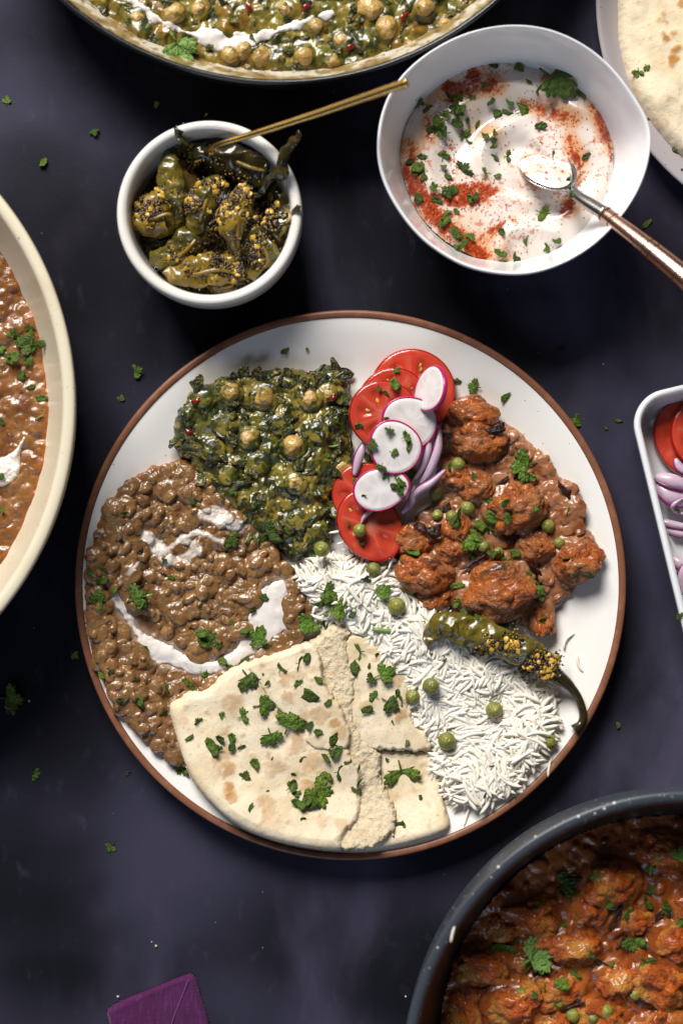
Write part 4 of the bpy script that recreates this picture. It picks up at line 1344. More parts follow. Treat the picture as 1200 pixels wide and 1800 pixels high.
for pts, ws, st in [([(775, 190), (800, 135), (830, 140), (870, 150)], [20, 30, 24, 14], 1.0), ([(715, 260), (722, 310), (745, 360), (790, 410), (850, 450)], [13, 15, 18, 16, 10], 1.1), ([(760, 345), (790, 345), (830, 345), (870, 335)], [8, 18, 24, 8], 1.0),
                    ([(1010, 150), (985, 150), (960, 135)], [10, 14, 8], .9), ([(1040, 185), (1060, 220), (1070, 255), (1070, 285)], [6, 10, 9, 5], 1.2), ([(1000, 240), (1010, 270), (1020, 300), (1020, 320)], [5, 11, 10, 4], 1.0), ([(930, 280), (940, 300), (945, 320)], [9, 16, 9], .9),
                    ([(985, 375), (1000, 365), (1010, 350)], [8, 14, 6], 1.0), ([(890, 445), (895, 450)], [9, 6], 1.0), ([(845, 418), (880, 395), (900, 390)], [7, 8, 5], .8), ([(790, 250), (795, 290), (790, 320)], [6, 10, 7], .8), ([(920, 180), (960, 190), (1010, 210)], [8, 14, 10], .7),
                    ([(760, 215), (755, 240)], [12, 12], .8), ([(840, 230), (870, 235)], [10, 10], .6), ([(860, 330), (830, 330)], [6, 5], .7)]:
    d = stroke_d(chaikin(P2(pts, FZ), 2, False), [L(q[1]) for q in chaikin([(float(i), v) for i, v in enumerate(ws)], 2, False)])(X, Y)
    pm = np.maximum(pm, st * sstep(-.0035, .0032, d))
pm_raw = smooth2(np.clip(pm, 0, 1), 70)
pm = np.clip(pm, 0, 1.1) * sstep(.22, .62, fbm(X, Y, 130, 4, 339))
grainy = .5 * fbm(X, Y, 330, 4, 340) + .5 * fbm(X, Y, 900, 3, 341)
hf.paint(sstep(.01, .40, pm_raw) * .9 * sstep(.30, .58, fbm(X, Y, 80, 4, 338)), (.66, .34, .15))
hf.paint(sstep(.50, .72, fbm(X + .3 * Y, Y, 60, 4, 337)) * .35 * sstep(.02, -.03, X - cx), (.68, .42, .22))
hf.paint(sstep(.70, .54, grainy + .55 * (1 - pm) - .12) * np.clip(pm * 1.6, 0, 1) * .95, (.40, .058, .010))
hf.paint(sstep(.50, .42, grainy + .55 * (1 - pm) - .08) * np.clip(pm * 1.4, 0, 1) * .8, (.24, .026, .006))
hf.paint(sstep(.62, .70, fbm(X, Y, 900, 2, 350)) * sstep(.45, .6, fbm(X, Y, 60, 2, 351)) * .7, (.55, .13, .05))
yg_hf = hf
hf.build('yogurt_surface', MT['yogurt'], yg, cut=0)
pap = []
Vs, Fs, off = [], [], 0
r0 = random.Random(77)
pm_ok = lambda x, y: pm[min(max(int((y - hf.y0) / hf.res), 0), pm.shape[0] - 1), min(max(int((x - hf.x0) / hf.res), 0), pm.shape[1] - 1)]
cnt = 0
while cnt < 1500:
    x = hf.x0 + r0.random() * hf.X.shape[1] * hf.res
    y = hf.y0 + r0.random() * hf.X.shape[0] * hf.res
    if hf.d(x, y) < .001 or r0.random() > .05 + pm_ok(x, y):
        continue
    s_ = r0.uniform(.00016, .00036)
    z = float(hf.z(x, y))
    Vs += [Vector(v.co) * s_ + Vector((x, y, z + .0001)) for v in must_me.vertices]
    Fs += [tuple(q + off for q in p.vertices) for p in must_me.polygons]
    off += len(must_me.vertices)
    cnt += 1
tag(obj('paprika_grains', mesh_py('paprika_grains', Vs, Fs), MT['paprika'], yg), kind='stuff')

# the spoon in the yogurt
spn = thing('serving_spoon', 'steel spoon with a banded rose-copper handle resting in the yogurt bowl', 'spoon', P(1000, 335, .03))
axis = (P(1195, 500, .075) - P(1000, 335, .036)).normalized()
hc = P(962, 296, .0305)
side = axis.cross(Vector((0, 0, 1))).normalized()
upv = side.cross(axis).normalized()
tiltm = Matrix.Rotation(-.38, 3, axis)
s2, u2 = tiltm @ side, tiltm @ upv
V, F = [], []
nr, ns = 9, 36
for face in (0, 1):
    for i in range(nr):
        t = (i + .02) / (nr - 1)
        for k in range(ns):
            a = 2 * math.pi * k / ns
            lx = L(56) * t * math.cos(a) * (1.0 if math.cos(a) > 0 else .95)
            ly = L(43) * t * math.sin(a)
            dz = -.0062 * (1 - min(1, t) ** 2.2) - (.0009 if face else 0)
            V.append(hc + axis * lx + s2 * ly + u2 * dz)
    for i in range(nr - 1):
        for k in range(ns):
            k2 = (k + 1) % ns
            q = (face * nr * ns + i * ns + k, face * nr * ns + i * ns + k2, face * nr * ns + (i + 1) * ns + k2, face * nr * ns + (i + 1) * ns + k)
            F.append(q if not face else q[::-1])
for k in range(ns):
    k2 = (k + 1) % ns
    a, b = (nr - 1) * ns + k, (nr - 1) * ns + k2
    F.append((a, b, b + nr * ns, a + nr * ns))
obj('spoon_bowl', mesh_py('spoon_head', V, F), MT['steel'], spn)
cl = catmull([P(992, 322, .0335), P(1004, 334, .0355), P(1022, 350, .0400), P(1060, 374, .0475)], 8)
V, F = tube_vf(cl, np.interp(np.linspace(0, 1, len(cl)), [0, .25, 1], [.0052, .0026, .0034]), 14, .6)
obj('neck', mesh_py('spoon_neck', V, F), MT['steel'], spn)
h0, h1 = P(1060, 374, .0475), P(1290, 566, .084)
hp = [h0.lerp(h1, t) + Vector((0, 0, .004 * math.sin(t * 3.0))) for t in np.linspace(0, 1, 40)]
V, F = tube_vf(hp, np.interp(np.linspace(0, 1, 40), [0, .3, .34, .7, 1], [.0036, .0041, .0043, .0050, .0052]), 16, .72)
s_handle = obj('handle', mesh_py('spoon_handle', V, F), MT['copper'], spn)
for px in (1062, 1076, 1136, 1147, 1192):
    t = (px - 1060) / 230
    p = h0.lerp(h1, t) + Vector((0, 0, .004 * math.sin(t * 3.0)))
    q = h0.lerp(h1, t + .006) + Vector((0, 0, .004 * math.sin((t + .006) * 3.0)))
    r = float(np.interp(t, [0, .3, .34, .7, 1], [.0036, .0041, .0043, .0050, .0052])) + .00025
    V, F = tube_vf([p, p.lerp(q, .3), p.lerp(q, .7), q], [r * .97, r, r, r * .97], 16, .74)
    obj('handle_band', mesh_py('band', V, F), MT['groove'], s_handle)
# yogurt held in the spoon
dl = thing('yogurt_dollop', 'small mound of yogurt filling the steel spoon in the bowl', 'yogurt', hc)
V, F = [], []
for i in range(8):
    t = (i + .02) / 7
    for k in range(36):
        a = 2 * math.pi * k / 36
        w = .93 + .05 * math.sin(3 * a + 1)
        V.append(hc + axis * (L(56) * t * w * math.cos(a) - .001) + s2 * (L(43) * t * w * math.sin(a)) + u2 * (.0022 * (1 - t * t) - .0004 + .0005 * math.sin(7 * t + 2 * a) * (1 - t)))
for i in range(7):
    for k in range(36):
        k2 = (k + 1) % 36
        F.append((i * 36 + k, i * 36 + k2, i * 36 + 36 + k2, i * 36 + 36 + k))
ymat = mat('plain_yogurt', (.74, .665, .60), .2, coat=.3, sss=.2, sr=(1, .8, .6), sscale=.0015, layers=[(90, (.66, .33, .16), .52, .70, .5, 5), (330, (.40, .058, .010), .56, .66, .95, 6)], bump=[(120, .1, .0008)])
obj('dollop', mesh_py('dollop', V, F), ymat, dl)

# ------------------------------------------------------------------ speckled plate and naan at the top right
def circ3(p, q, r):
    (x1, y1), (x2, y2), (x3, y3) = p, q, r
    d = 2 * (x1 * (y2 - y3) + x2 * (y3 - y1) + x3 * (y1 - y2))
    ux = ((x1 * x1 + y1 * y1) * (y2 - y3) + (x2 * x2 + y2 * y2) * (y3 - y1) + (x3 * x3 + y3 * y3) * (y1 - y2)) / d
    uy = ((x1 * x1 + y1 * y1) * (x3 - x2) + (x2 * x2 + y2 * y2) * (x1 - x3) + (x3 * x3 + y3 * y3) * (x2 - x1)) / d
    return ux, uy, math.hypot(ux - x1, uy - y1)


ux, uy, ur = circ3((1046, 0), (1062, 115), (1200, 326))
nc = P(ux, uy, .015)
NR = L(ur, .015)
np_ = thing('side_plate', 'grey-white speckled side plate under the flatbread in the top corner', 'plate', (nc.x, nc.y, 0))
lathe('plate_body', smooth_prof([(.0001, .004), (NR * .70, .004), (NR * .86, .0075), (NR * .955, .0138), (NR * .985, .0156), (NR, .0148), (NR * .995, .0130), (NR * .88, .0045), (NR * .72, .0), (.0001, .0)], 2), MT['grey_stone'], np_, nc, 160)
naan = thing('round_flatbread', 'whole puffy flatbread with brown blisters on the speckled side plate', 'flatbread', P(1250, 60, .008))
bread_sheet('crust', [(1088, -30), (1086, 30), (1087, 70), (1094, 108), (1104, 140), (1118, 168), (1140, 204), (1170, 244), (1205, 278), (1260, 310), (1330, 320), (1400, 290), (1450, 220), (1470, 120), (1440, -20), (1370, -110), (1270, -150), (1170, -130), (1110, -80)], .0, .010, naan, MT['bread'], .006, 720, torn=.0004,  base=.006, dimple=.005, res=.0007,
            spots=[(1157, 35, 9, 1), (1172, 37, 8, 1), (1167, 68, 9, 1), (1180, 60, 8, .9), (1182, 108, 10, 1), (1186, 90, 9, 1), (1192, 84, 7, .9), (1198, 8, 9, .9), (1165, 25, 7, .9), (1200, 190, 8, .7), (1230, 60, 12, 1), (1250, 120, 12, 1), (1115, 160, 10, .3), (1170, 175, 16, .25), (1300, 20, 14, .9), (1330, 150, 16, .9)])

# ------------------------------------------------------------------ the three pans
def pan(name, label, cpx, cpy, rpx, zrim, rimw, zfood, mats, lip=.0014, slope=.008):
    c = P(cpx, cpy, zrim)
    R = L(rpx, zrim)
    t = thing(name, label, 'pan', (c.x, c.y, 0))
    inn = R - rimw
    lathe('rim', smooth_prof([(inn - .0006, zrim - .0015), (inn, zrim - .0002), (inn + rimw * .25, zrim + lip * .6), (inn + rimw * .75, zrim + lip * .6), (R, zrim - .0002), (R - .0003, zrim - .003)], 2), mats[0], t, c, 260)
    lathe('outer_wall', smooth_prof([(R - .0003, zrim - .003), (R - .004, zrim * .5), (R - .012, .006), (R - .022, 0.0005), (.0001, .0005)], 2), mats[2], t, c, 200)
    lathe('inner_wall', smooth_prof([(inn - .0006, zrim - .0015), (inn - slope * .45, (zfood + zrim) / 2), (inn - slope, zfood), (inn - slope - .006, zfood - .008), (inn - .030, .006), (.0001, .0055)], 2), mats[1], t, c, 200)
    return t, c, R, inn


def pan_food(c, r, z, res=.0009, seed=0):
    pts = [(c.x + r * math.cos(a), c.y + r * math.sin(a)) for a in np.linspace(0, 2 * math.pi, 120)[:-1]]
    hf = HF(lambda X, Y: r - np.hypot(X - c.x, Y - c.y), pts, res, z, pad=.002)
    return hf


def near(x, y, m=.05):
    return abs(x) < .1667 + m and abs(y) < .25 + m


# cream pan, left: lentil curry
pt, pc, pR, pin = pan('cream_pan', 'cream speckled enamel pan cut off by the left edge of the picture', -448, 711, 581, .060, .0056, .031, (MT['cream_pan'], MT['cream_pan'], MT['cream_pan']), slope=.0115)
pdal = thing('pan_lentil_curry', 'orange-brown lentil curry with a white cream drop inside the cream pan', 'curry', (pc.x, pc.y, .02))
hf = pan_food(pc, pin - .0100, .031, .0008)
X, Y = hf.X, hf.Y
edge = hf.D + .003 * (fbm(X, Y, 120, 3, 401) - .5)
hf.Z = .031 + .0030 * (fbm(X, Y, 60, 3, 402) - .5)
hf.C[:] = (.195, .080, .022)
hf.paint(sstep(.45, .7, fbm(X, Y, 80, 3, 403)), (.26, .115, .036))
hf.paint(sstep(.55, .72, fbm(X, Y, 120, 3, 404)) * .8, (.15, .050, .016))
hf.paint(sstep(.006, .0, edge), (.33, .090, .012))
pl = [p for p in scatter_pts(hf, 3000, .004, .0062, seed=41, tries=6) if near(*p, .03)]
inf = []
for (x, y) in pl[:290]:
    r = rnd.uniform(.0020, .0034)
    inf.append((x, y, r, rnd.uniform(1, 1.3), rnd.uniform(0, 3), float(hf.z(x, y))))
for x, y, r, asp, rot, zc in inf:
    hf.lump(x, y, r * 1.3, r * rnd.uniform(.15, .6), asp, rot, k=.0024, zc=zc - .0003)
hf.Z += .0012 * (fbm(X, Y, 380, 3, 405) - .5) + .0016 * (fbm(X, Y, 130, 2, 406) - .5)
pdal_hf = hf
hf.build('gravy', MT['wet'], pdal, cut=0)
for i, (x, y, r, asp, rot, zc) in enumerate(inf):
    if i % 3 == 2:
        continue
    me = bpy.data.meshes.get('plentil%d' % (i % 3)) or blob_mesh('plentil%d' % (i % 3), 35 + i, 7, .9, .22, 3, None, .0)
    obj('lentil', me, MT['lentil_pan'], pdal, (x, y, zc - r * rnd.uniform(.45, .85)), (rnd.uniform(-.25, .25), rnd.uniform(-.25, .25), rot), (r * asp, r, r * .8))
cd_pts = P2([(42, 770), (34, 785), (28, 800), (16, 822), (2, 830), (-14, 835)], .033)
c2 = HF(stroke_d(chaikin(cd_pts, 2, False), [L(q[1]) for q in chaikin([(0., 1.5), (1., 3), (2., 5), (3., 20), (4., 24), (5., 15)], 2, False)]), cd_pts, .0004, on_hf(pdal_hf), pad=.009, warp=.0008, wfreq=220, seed=78)
c2.Z = c2.B + heap_profile(c2.D, .0020, .003)
c2.build('cream_drop', MT['cream'], pdal, cut=-.0006, color=False)

# black pan, top: spinach curry
pt, pc, pR, pin = pan('black_pan', 'shallow pan with a thin black rim cut off by the top edge of the picture', 492, -427, 577, .050, .0026, .036, (MT['black_iron'], MT['smeared_pan'], MT['black_iron']), lip=.0022)
psp = thing('pan_spinach_curry', 'spinach and chickpea curry with a cream swirl inside the black pan', 'curry', (pc.x, pc.y, .02))
hf = pan_food(pc, pin - .0046, .0365, .0008)
hf.D = hf.D + .003 * (fbm(hf.X, hf.Y, 100, 3, 411) - .5)
spinach_surface(hf, 420)
hf.paint(sstep(.50, .74, fbm(hf.X, hf.Y, 150, 3, 421)) * .85, (.21, .145, .018))
hf.paint(sstep(.58, .74, fbm(hf.X, hf.Y, 110, 3, 423)) * .8, (.26, .13, .016))
hf.paint(sstep(.006, .0, hf.D) * .8, (.20, .11, .010))
cpt = [(650, 14, 24), (680, 48, 20), (553, 46, 15), (457, 100, 18), (430, 88, 16), (308, 25, 18), (745, 14, 17), (405, 95, 15), (535, 100, 16), (600, 70, 14), (350, 15, 14), (500, 15, 16), (240, 30, 15), (720, 80, 13), (585, 108, 14), (780, 40, 14), (640, -20, 18), (560, -25, 18), (420, -30, 18), (320, -40, 16), (745, -30, 18), (480, -50, 18)]
for a, b, r in cpt:
    w = P(a, b, .038)
    hf.lump(w.x, w.y, L(r) * 1.25, L(r) * .40, k=.003)
cs = P2([(228, -10), (250, 12), (288, 40), (330, 58), (372, 66), (405, 75), (435, 66), (470, 60), (510, 46), (545, 32), (580, 22)], .039)
csw = [L(q[1]) for q in chaikin([(float(i), v) for i, v in enumerate([7, 8, 6, 6, 12, 15, 10, 6, 6, 6, 2])], 2, False)]
csd = stroke_d(chaikin(cs, 2, False), csw)
psp_hf = hf
hf.build('sauce', MT['wet_fine'], psp, cut=0)
for i, (a, b, r) in enumerate(cpt):
    w = P(a, b, .038)
    obj('chickpea', cp_meshes[i % 3], MT['chickpea'], psp, (w.x, w.y, float(hf.z(w.x, w.y)) - L(r) * (.40 if i < 9 else .70)), (rnd.random() * 3, rnd.random() * 3, 0), L(r))
strew_shreds(hf, psp, [p for p in scatter_pts(hf, 1500, .003, .0048, seed=43, tries=8) if near(*p, .02) and csd(np.array([[p[0]]]), np.array([[p[1]]]))[0, 0] < -.001][:150], smin=.0026, smax_=.0060)
c3 = HF(csd, cs, .0004, on_arr(smooth2(psp_hf.Z, 3), psp_hf), pad=.008, warp=.0030, wfreq=170, seed=79)
c3.Z = np.where(c3.D > -.0005, c3.B + heap_profile(c3.D, .0013, .003), c3.B - .001)
c3.build('cream_swirl', MT['cream'], psp, cut=-.0004, color=False)
for a, b in [(618, 82), (437, 14), (540, 12), (710, 30)]:
    w = P(a, b, .039)
    obj('chilli_flake', bpy.data.meshes['flake'], MT['chilli_flake'], psp, (w.x, w.y, float(hf.z(w.x, w.y)) + .0008), (.3, .2, rnd.random() * 6), (.0026, .0018, .0014))

# grey pan, bottom right: cauliflower curry
ux, uy, ur = circ3((716, 1790), (900, 1497), (1200, 1390))
pt, pc, pR, pin = pan('grey_pan', 'dark grey speckled pan cut off by the bottom corner of the picture', ux, uy, ur, .074, .0050, .026, (MT['grey_pan'], MT['dark_pan_in'], MT['grey_pan']), slope=.0150)
pca = thing('pan_cauliflower_curry', 'red-orange cauliflower and pea curry inside the dark grey pan', 'curry', (pc.x, pc.y, .02))
hf = pan_food(pc, pin - .0138, .028, .0008)
X, Y = hf.X, hf.Y
hf.Z = .030 + .006 * (fbm(X, Y, 55, 4, 431) - .5)
hf.C[:] = (.26, .058, .009)
hf.paint(sstep(.45, .7, fbm(X, Y, 70, 3, 432)), (.37, .105, .018))
hf.paint(sstep(.55, .72, fbm(X, Y, 130, 3, 433)) * .85, (.13, .030, .008))
for (x, y) in [p for p in scatter_pts(hf, 1300, .003, .0058, seed=44, tries=6) if near(*p, .03)]:
    hf.lump(x, y, rnd.uniform(.0013, .0036), rnd.uniform(.0008, .0022), rnd.uniform(1, 1.8), rnd.uniform(0, 3), k=.0012)
fl2 = [(930, 1612, 52, 38), (1075, 1555, 50, 40), (1030, 1600, 36, 34), (1085, 1730, 34, 34), (1160, 1735, 50, 44), (985, 1745, 44, 36), (1180, 1660, 34, 34), (1010, 1670, 44, 30), (850, 1700, 46, 34), (900, 1770, 50, 34), (1170, 1500, 44, 36), (880, 1640, 30, 26),
       (1060, 1790, 44, 34), (1120, 1620, 30, 26), (960, 1660, 28, 24), (1240, 1600, 48, 44), (1260, 1720, 50, 46), (1160, 1830, 50, 44), (960, 1830, 50, 40), (1270, 1500, 40, 36), (820, 1780, 30, 40), (1060, 1860, 50, 40)]
for a, b, r1, r2 in fl2:
    w = P(a, b, .036)
    hf.lump(w.x, w.y, L(min(r1, r2)) * 1.12, L(r2) * .4, max(r1, r2) / min(r1, r2), 0 if r1 > r2 else 1.57, k=.003, sink=.001)
hf.Z += .0012 * (fbm(hf.X, hf.Y, 300, 3, 157) - .5) + .0016 * (fbm(hf.X, hf.Y, 140, 2, 158) - .5)
pca_hf = hf
hf.build('gravy', MT['wet'], pca, cut=0)
fl_mesh2 = [blob_mesh('pan_floret%d' % i, 440 + i, 130, .24, .14, 5, [(.48, .080, .007), (.70, .145, .009), (.74, .30, .05)], .012, .17) for i in range(4)]
for i, (a, b, r1, r2) in enumerate(fl2):
    w = P(a, b, .036)
    obj('floret', fl_mesh2[i % 4], MT['floret'], pca, (w.x, w.y, float(hf.z(w.x, w.y)) - L(r2) * .36), (rnd.uniform(-.4, .4), rnd.uniform(-.4, .4), rnd.uniform(-.4, .4)), (L(r1), L(r2), L((r1 + r2) / 2) * .72))
for a, b, r1, r2, rot in [(1165, 1612, 18, 7, .9), (1088, 1612, 20, 8, 1.2), (955, 1712, 16, 7, .4), (1060, 1700, 18, 7, -.4), (1130, 1765, 26, 8, -.5), (1010, 1770, 16, 8, .5), (1100, 1660, 14, 7, 1.1), (1020, 1548, 20, 7, .1), (870, 1735, 16, 7, 1)]:
    w = P(a, b, .038)
    obj('onion_chunk', chunk_mesh[rnd.randrange(3)], MT['char'], pca, (w.x, w.y, float(hf.z(w.x, w.y)) + .0012), (rnd.uniform(-.3, .3), rnd.uniform(-.3, .3), rot), (L(r1), L(r2), L(r2) * .9))
for a, b, r in [(1068, 1785, 13), (1010, 1793, 12), (918, 1752, 10), (1120, 1755, 11), (1044, 1797, 11), (985, 1770, 9)]:
    w = P(a, b, .040)
    obj('pea', pea_mesh[rnd.randrange(3)], MT['pea'], pca, (w.x, w.y, float(hf.z(w.x, w.y)) + L(r) * .3), (rnd.random() * 3, 0, 0), L(r))

# ------------------------------------------------------------------ salad tray at the right
TZ = .024
e1 = Vector((.972, -.236)); e2 = Vector((.236, .972))


def TR(u, v):
    return (1101 + e1.x * u + e2.x * v, 700 + e1.y * u + e2.y * v)


def rrect(u0, v0, u1, v1, r, n=10):
    o = []
    for cu, cv, a0 in ((u1 - r, v0 + r, -90), (u1 - r, v1 - r, 0), (u0 + r, v1 - r, 90), (u0 + r, v0 + r, 180)):
        for k in range(n + 1):
            a = math.radians(a0 + 90 * k / n)
            o.append(TR(cu + r * math.cos(a), cv + r * math.sin(a)))
    return o


tro = P2(rrect(0, 0, 340, 640, 62), TZ)[::-1]
tc_ = P(*TR(170, 320), TZ)


def inset(pts, d, c):
    """move a convex outline inwards by d"""
    n = len(pts)
    out = []
    for i in range(n):
        a, b = Vector(pts[i - 1]), Vector(pts[(i + 1) % n])
        t = (b - a).normalized()
        nrm = Vector((-t.y, t.x))
        if nrm.dot(Vector(c[:2]) - Vector(pts[i])) < 0:
            nrm = -nrm
        out.append(tuple(Vector(pts[i]) + nrm * d))
    return out


tray = thing('salad_tray', 'white rounded rectangular tray with tomato and onion at the right edge', 'tray', (tc_.x, tc_.y, 0))
V, F = [], []
rings = [(.016, 0), (.006, .001), (.0018, .010), (.0003, .021), (0, TZ - .0006), (.0006, TZ + .0004), (.0020, TZ + .0006), (.0032, TZ - .0004), (.0040, TZ - .004), (.0060, .010), (.0095, .0052), (.016, .0040), (.030, .0036)]
for d, z in rings:
    for x, y in inset(tro, d, tc_):
        V.append((x, y, z))
m = len(tro)
for i in range(len(rings) - 1):
    for k in range(m):
        k2 = (k + 1) % m
        F.append((i * m + k, i * m + k2, (i + 1) * m + k2, (i + 1) * m + k))
F.append(tuple((len(rings) - 1) * m + k for k in range(m)))
F.append(tuple(range(m))[::-1])
obj('tray_body', mesh_py('tray_body', V, F), MT['white_ceramic'], tray)
G = 'tomato slices on the tray'
tomato_slice(1216, 770, .0070, 68, 74, 'tomato slice flat on the white tray, leftmost there', (.0, .03), .5, 6, G, 1.1)
tomato_slice(1246, 764, .0110, 68, 70, 'tomato slice lying over the leftmost one on the white tray', (.02, .04), 1.5, 7, G, 1.1)
G = 'red onion slices on the tray'
for pts, wd, lb in [
    ([(1146, 843, .010), (1170, 866, .014), (1195, 878, .014), (1230, 872, .012)], .0048, 'broad pale onion slice below the tomato on the white tray'),
    ([(1150, 838, .013), (1180, 846, .016), (1215, 858, .015)], .0036, 'upper pale onion slice crossing the broad one on the tray'),
    ([(1156, 914, .008), (1180, 922, .010), (1225, 930, .009)], .0020, 'narrow white onion slice with dark skin in the tray middle'),
    ([(1158, 922, .007), (1185, 936, .009), (1230, 944, .008)], .0022, 'second narrow onion slice with purple skin below it on the tray'),
    ([(1186, 806, .013), (1194, 822, .014), (1215, 836, .014)], .0022, 'thin onion sliver touching the tomato slices on the tray'),
    ([(1181, 978, .008), (1195, 992, .010), (1225, 1010, .009)], .0032, 'pale onion slice low on the tray near its left wall'),
    ([(1204, 990, .012), (1196, 1015, .012), (1200, 1045, .011)], .0024, 'dark purple onion slice at the lowest visible spot of the tray'),
    ([(1200, 875, .015), (1182, 888, .015), (1186, 900, .012), (1220, 905, .012)], .0014, 'curled thin onion sliver hooking under the broad slice on the tray'),
]:
    onion_strip([P(*p) for p in pts], wd, lb, G)

# ------------------------------------------------------------------ napkin
nap = thing('linen_napkin', 'folded plum purple linen napkin at the bottom edge', 'napkin', P(280, 1790, 0))
npoly = P2([(184, 1786), (190, 1777), (205, 1768), (265, 1744), (325, 1719), (335, 1718), (342, 1724), (352, 1760), (366, 1805), (400, 1960), (240, 2000)], .006)
pl = chaikin(npoly, 1)
for nm, zo, th_, sc_ in (('lower_fold', 0.0, .0016, 1.0), ('upper_fold', .0015, .0017, .985)):
    q = [(x * sc_ + (1 - sc_) * P(290, 1850).x, y * sc_ + (1 - sc_) * P(290, 1850).y) for x, y in pl]
    hf = HF(poly_d(q), q, .0004, zo, pad=.002)
    t = np.clip(hf.D / .0022, 0, 1)
    hf.Z = zo + th_ * np.sqrt(np.clip(1 - (1 - t) ** 2, 0, 1)) + (.0022 * (fbm(hf.X, hf.Y, 45, 3, 501) - .5) + .0006 * (fbm(hf.X, hf.Y, 160, 2, 502) - .5)) * t
    hf.build(nm, MT['linen'], nap, cut=-.0006, color=False)
cl = [P(a, b, .0034) for a, b in [(332, 1722), (321, 1750), (306, 1788), (294, 1830), (285, 1900)]]
V, F = tube_vf(catmull(cl, 6), [.00035] * (4 * 6 + 1), 6)
obj('seam', mesh_py('seam', V, F), MT['linen_seam'], nap)

# ------------------------------------------------------------------ coriander leaves and bits
def leaf_mesh(name, seed, lobes=3, curl=.42):
    """lobed coriander leaf, two-faced thin sheet, tip along +y, about 2 units long"""
    r0 = random.Random(seed)
    n = 91
    out = []
    w1, w2, k3 = r0.uniform(1.15, 1.3), r0.uniform(.52, .64), r0.uniform(0, 6)
    for k in range(n):
        a = -1.85 + 3.7 * k / (n - 1)
        lob = w2 + (1 - w2) * abs(math.cos(a * math.pi / 2 / w1 * 2)) ** .55
        tooth = .82 + .20 * abs(math.cos(a * 8.2 + .3 * math.sin(k3 + a))) ** .8
        r = lob * tooth * (1 - .12 * abs(a) / 1.85) * r0.uniform(.97, 1.03) * (1 + .12 * math.sin(a * 2 + k3))
        out.append((r * math.sin(a), r * math.cos(a)))
    ph, ph2 = r0.uniform(0, 6), r0.uniform(0, 6)

    def zf(x, y):
        return curl * (.30 * x * x - .30 * y * y + .34 * math.sin(3.6 * x + ph) * math.sin(3.1 * y + ph2))
    V, F = [], []
    base = (0, -.12)
    tl = (.0, .34, .68, 1.0)
    for off in (.03, 0.0):
        V.append((base[0], base[1], zf(*base) + off))
        for t in tl[1:]:
            for x, y in out:
                xx, yy = base[0] + (x - base[0]) * t, base[1] + (y - base[1]) * t
                V.append((xx, yy, zf(xx, yy) + off))
    m = 1 + 3 * n
    for s_ in (0, 1):
        o = s_ * m
        for k in range(n - 1):
            f = (o, o + 1 + k + 1, o + 1 + k)
            F.append(f if not s_ else f[::-1])
            for t in range(2):
                f = (o + 1 + t * n + k, o + 1 + t * n + k + 1, o + 1 + (t + 1) * n + k + 1, o + 1 + (t + 1) * n + k)
                F.append(f if not s_ else f[::-1])
    for k in range(n - 1):
        a = 1 + 2 * n + k
        F.append((a, a + 1, a + 1 + m, a + m))
    st, sf = tube_vf([(0, -.10, zf(0, -.1)), (.02, -.38, zf(0, -.3) + .02), (.05, -.62, zf(0, -.4) + .03)], [.045, .05, .055], 6)
    o = len(V)
    V += st
    F += [tuple(q + o for q in f) for f in sf]
    return mesh_py(name, V, F)


def bit_mesh(name, seed):
    """chopped scrap of leaf, folded"""
    r0 = random.Random(seed)
    n = r0.choice((6, 7, 8, 9))
    out = []
    el = r0.uniform(.45, .85)
    for k in range(n):
        a = 2 * math.pi * k / n + r0.uniform(-.25, .25)
        r = r0.uniform(.62, 1.12)
        out.append((r * math.cos(a), r * el * math.sin(a)))
    fold = r0.uniform(.15, .55)
    fa = r0.uniform(0, 3.14)

    def zf(x, y):
        return fold * abs(x * math.cos(fa) + y * math.sin(fa)) + .12 * math.sin(3 * x + seed)
    V, F = [], []
    for off in (.07, 0.0):
        V.append((0, 0, zf(0, 0) + off))
        for t in (.55, 1.0):
            for x, y in out:
                V.append((x * t, y * t, zf(x * t, y * t) + off))
    m = 1 + 2 * n
    for s_ in (0, 1):
        o = s_ * m
        for k in range(n):
            k2 = (k + 1) % n
            f = (o, o + 1 + k, o + 1 + k2)
            F.append(f if not s_ else f[::-1])
            f = (o + 1 + k, o + 1 + n + k, o + 1 + n + k2, o + 1 + k2)
            F.append(f if not s_ else f[::-1])
    for k in range(n):
        k2 = (k + 1) % n
        F.append((1 + n + k, m + 1 + n + k, m + 1 + n + k2, 1 + n + k2))
    return mesh_py(name, V, F)


def stalk_mesh(name, bend):
    V, F = tube_vf([(t, bend * (1 - t * t), .02) for t in np.linspace(-1, 1, 6)], [.13, .15, .15, .15, .15, .13], 7)
    return mesh_py(name, V, F)


leaves = [leaf_mesh('leaf%d' % i, 800 + i) for i in range(10)]
bits = [bit_mesh('bit%d' % i, 850 + i) for i in range(26)]
stalks = [stalk_mesh('stalk%d' % i, b) for i, b in enumerate((.05, .25))]
for me in leaves + bits:
    me.materials.append(MT['leaf'])
for me in stalks:
    me.materials.append(MT['stalk'])
light_leaf = leaf_mesh('light_leaf', 830)
light_leaf.materials.append(MT['leaf_light'])

bpy.context.view_layer.update()
dg = bpy.context.evaluated_depsgraph_get()
CAMV = Vector((0, 0, H))


def hit(px, py):
    d = (P(px, py, 0) - CAMV).normalized()
    ok, loc, nrm, idx, ob, mx = scn.ray_cast(dg, CAMV, d)
    if not ok:
        return P(px, py, 0), Vector((0, 0, 1))
    if nrm.z < 0:
        nrm = -nrm
    return loc, nrm


placed = []


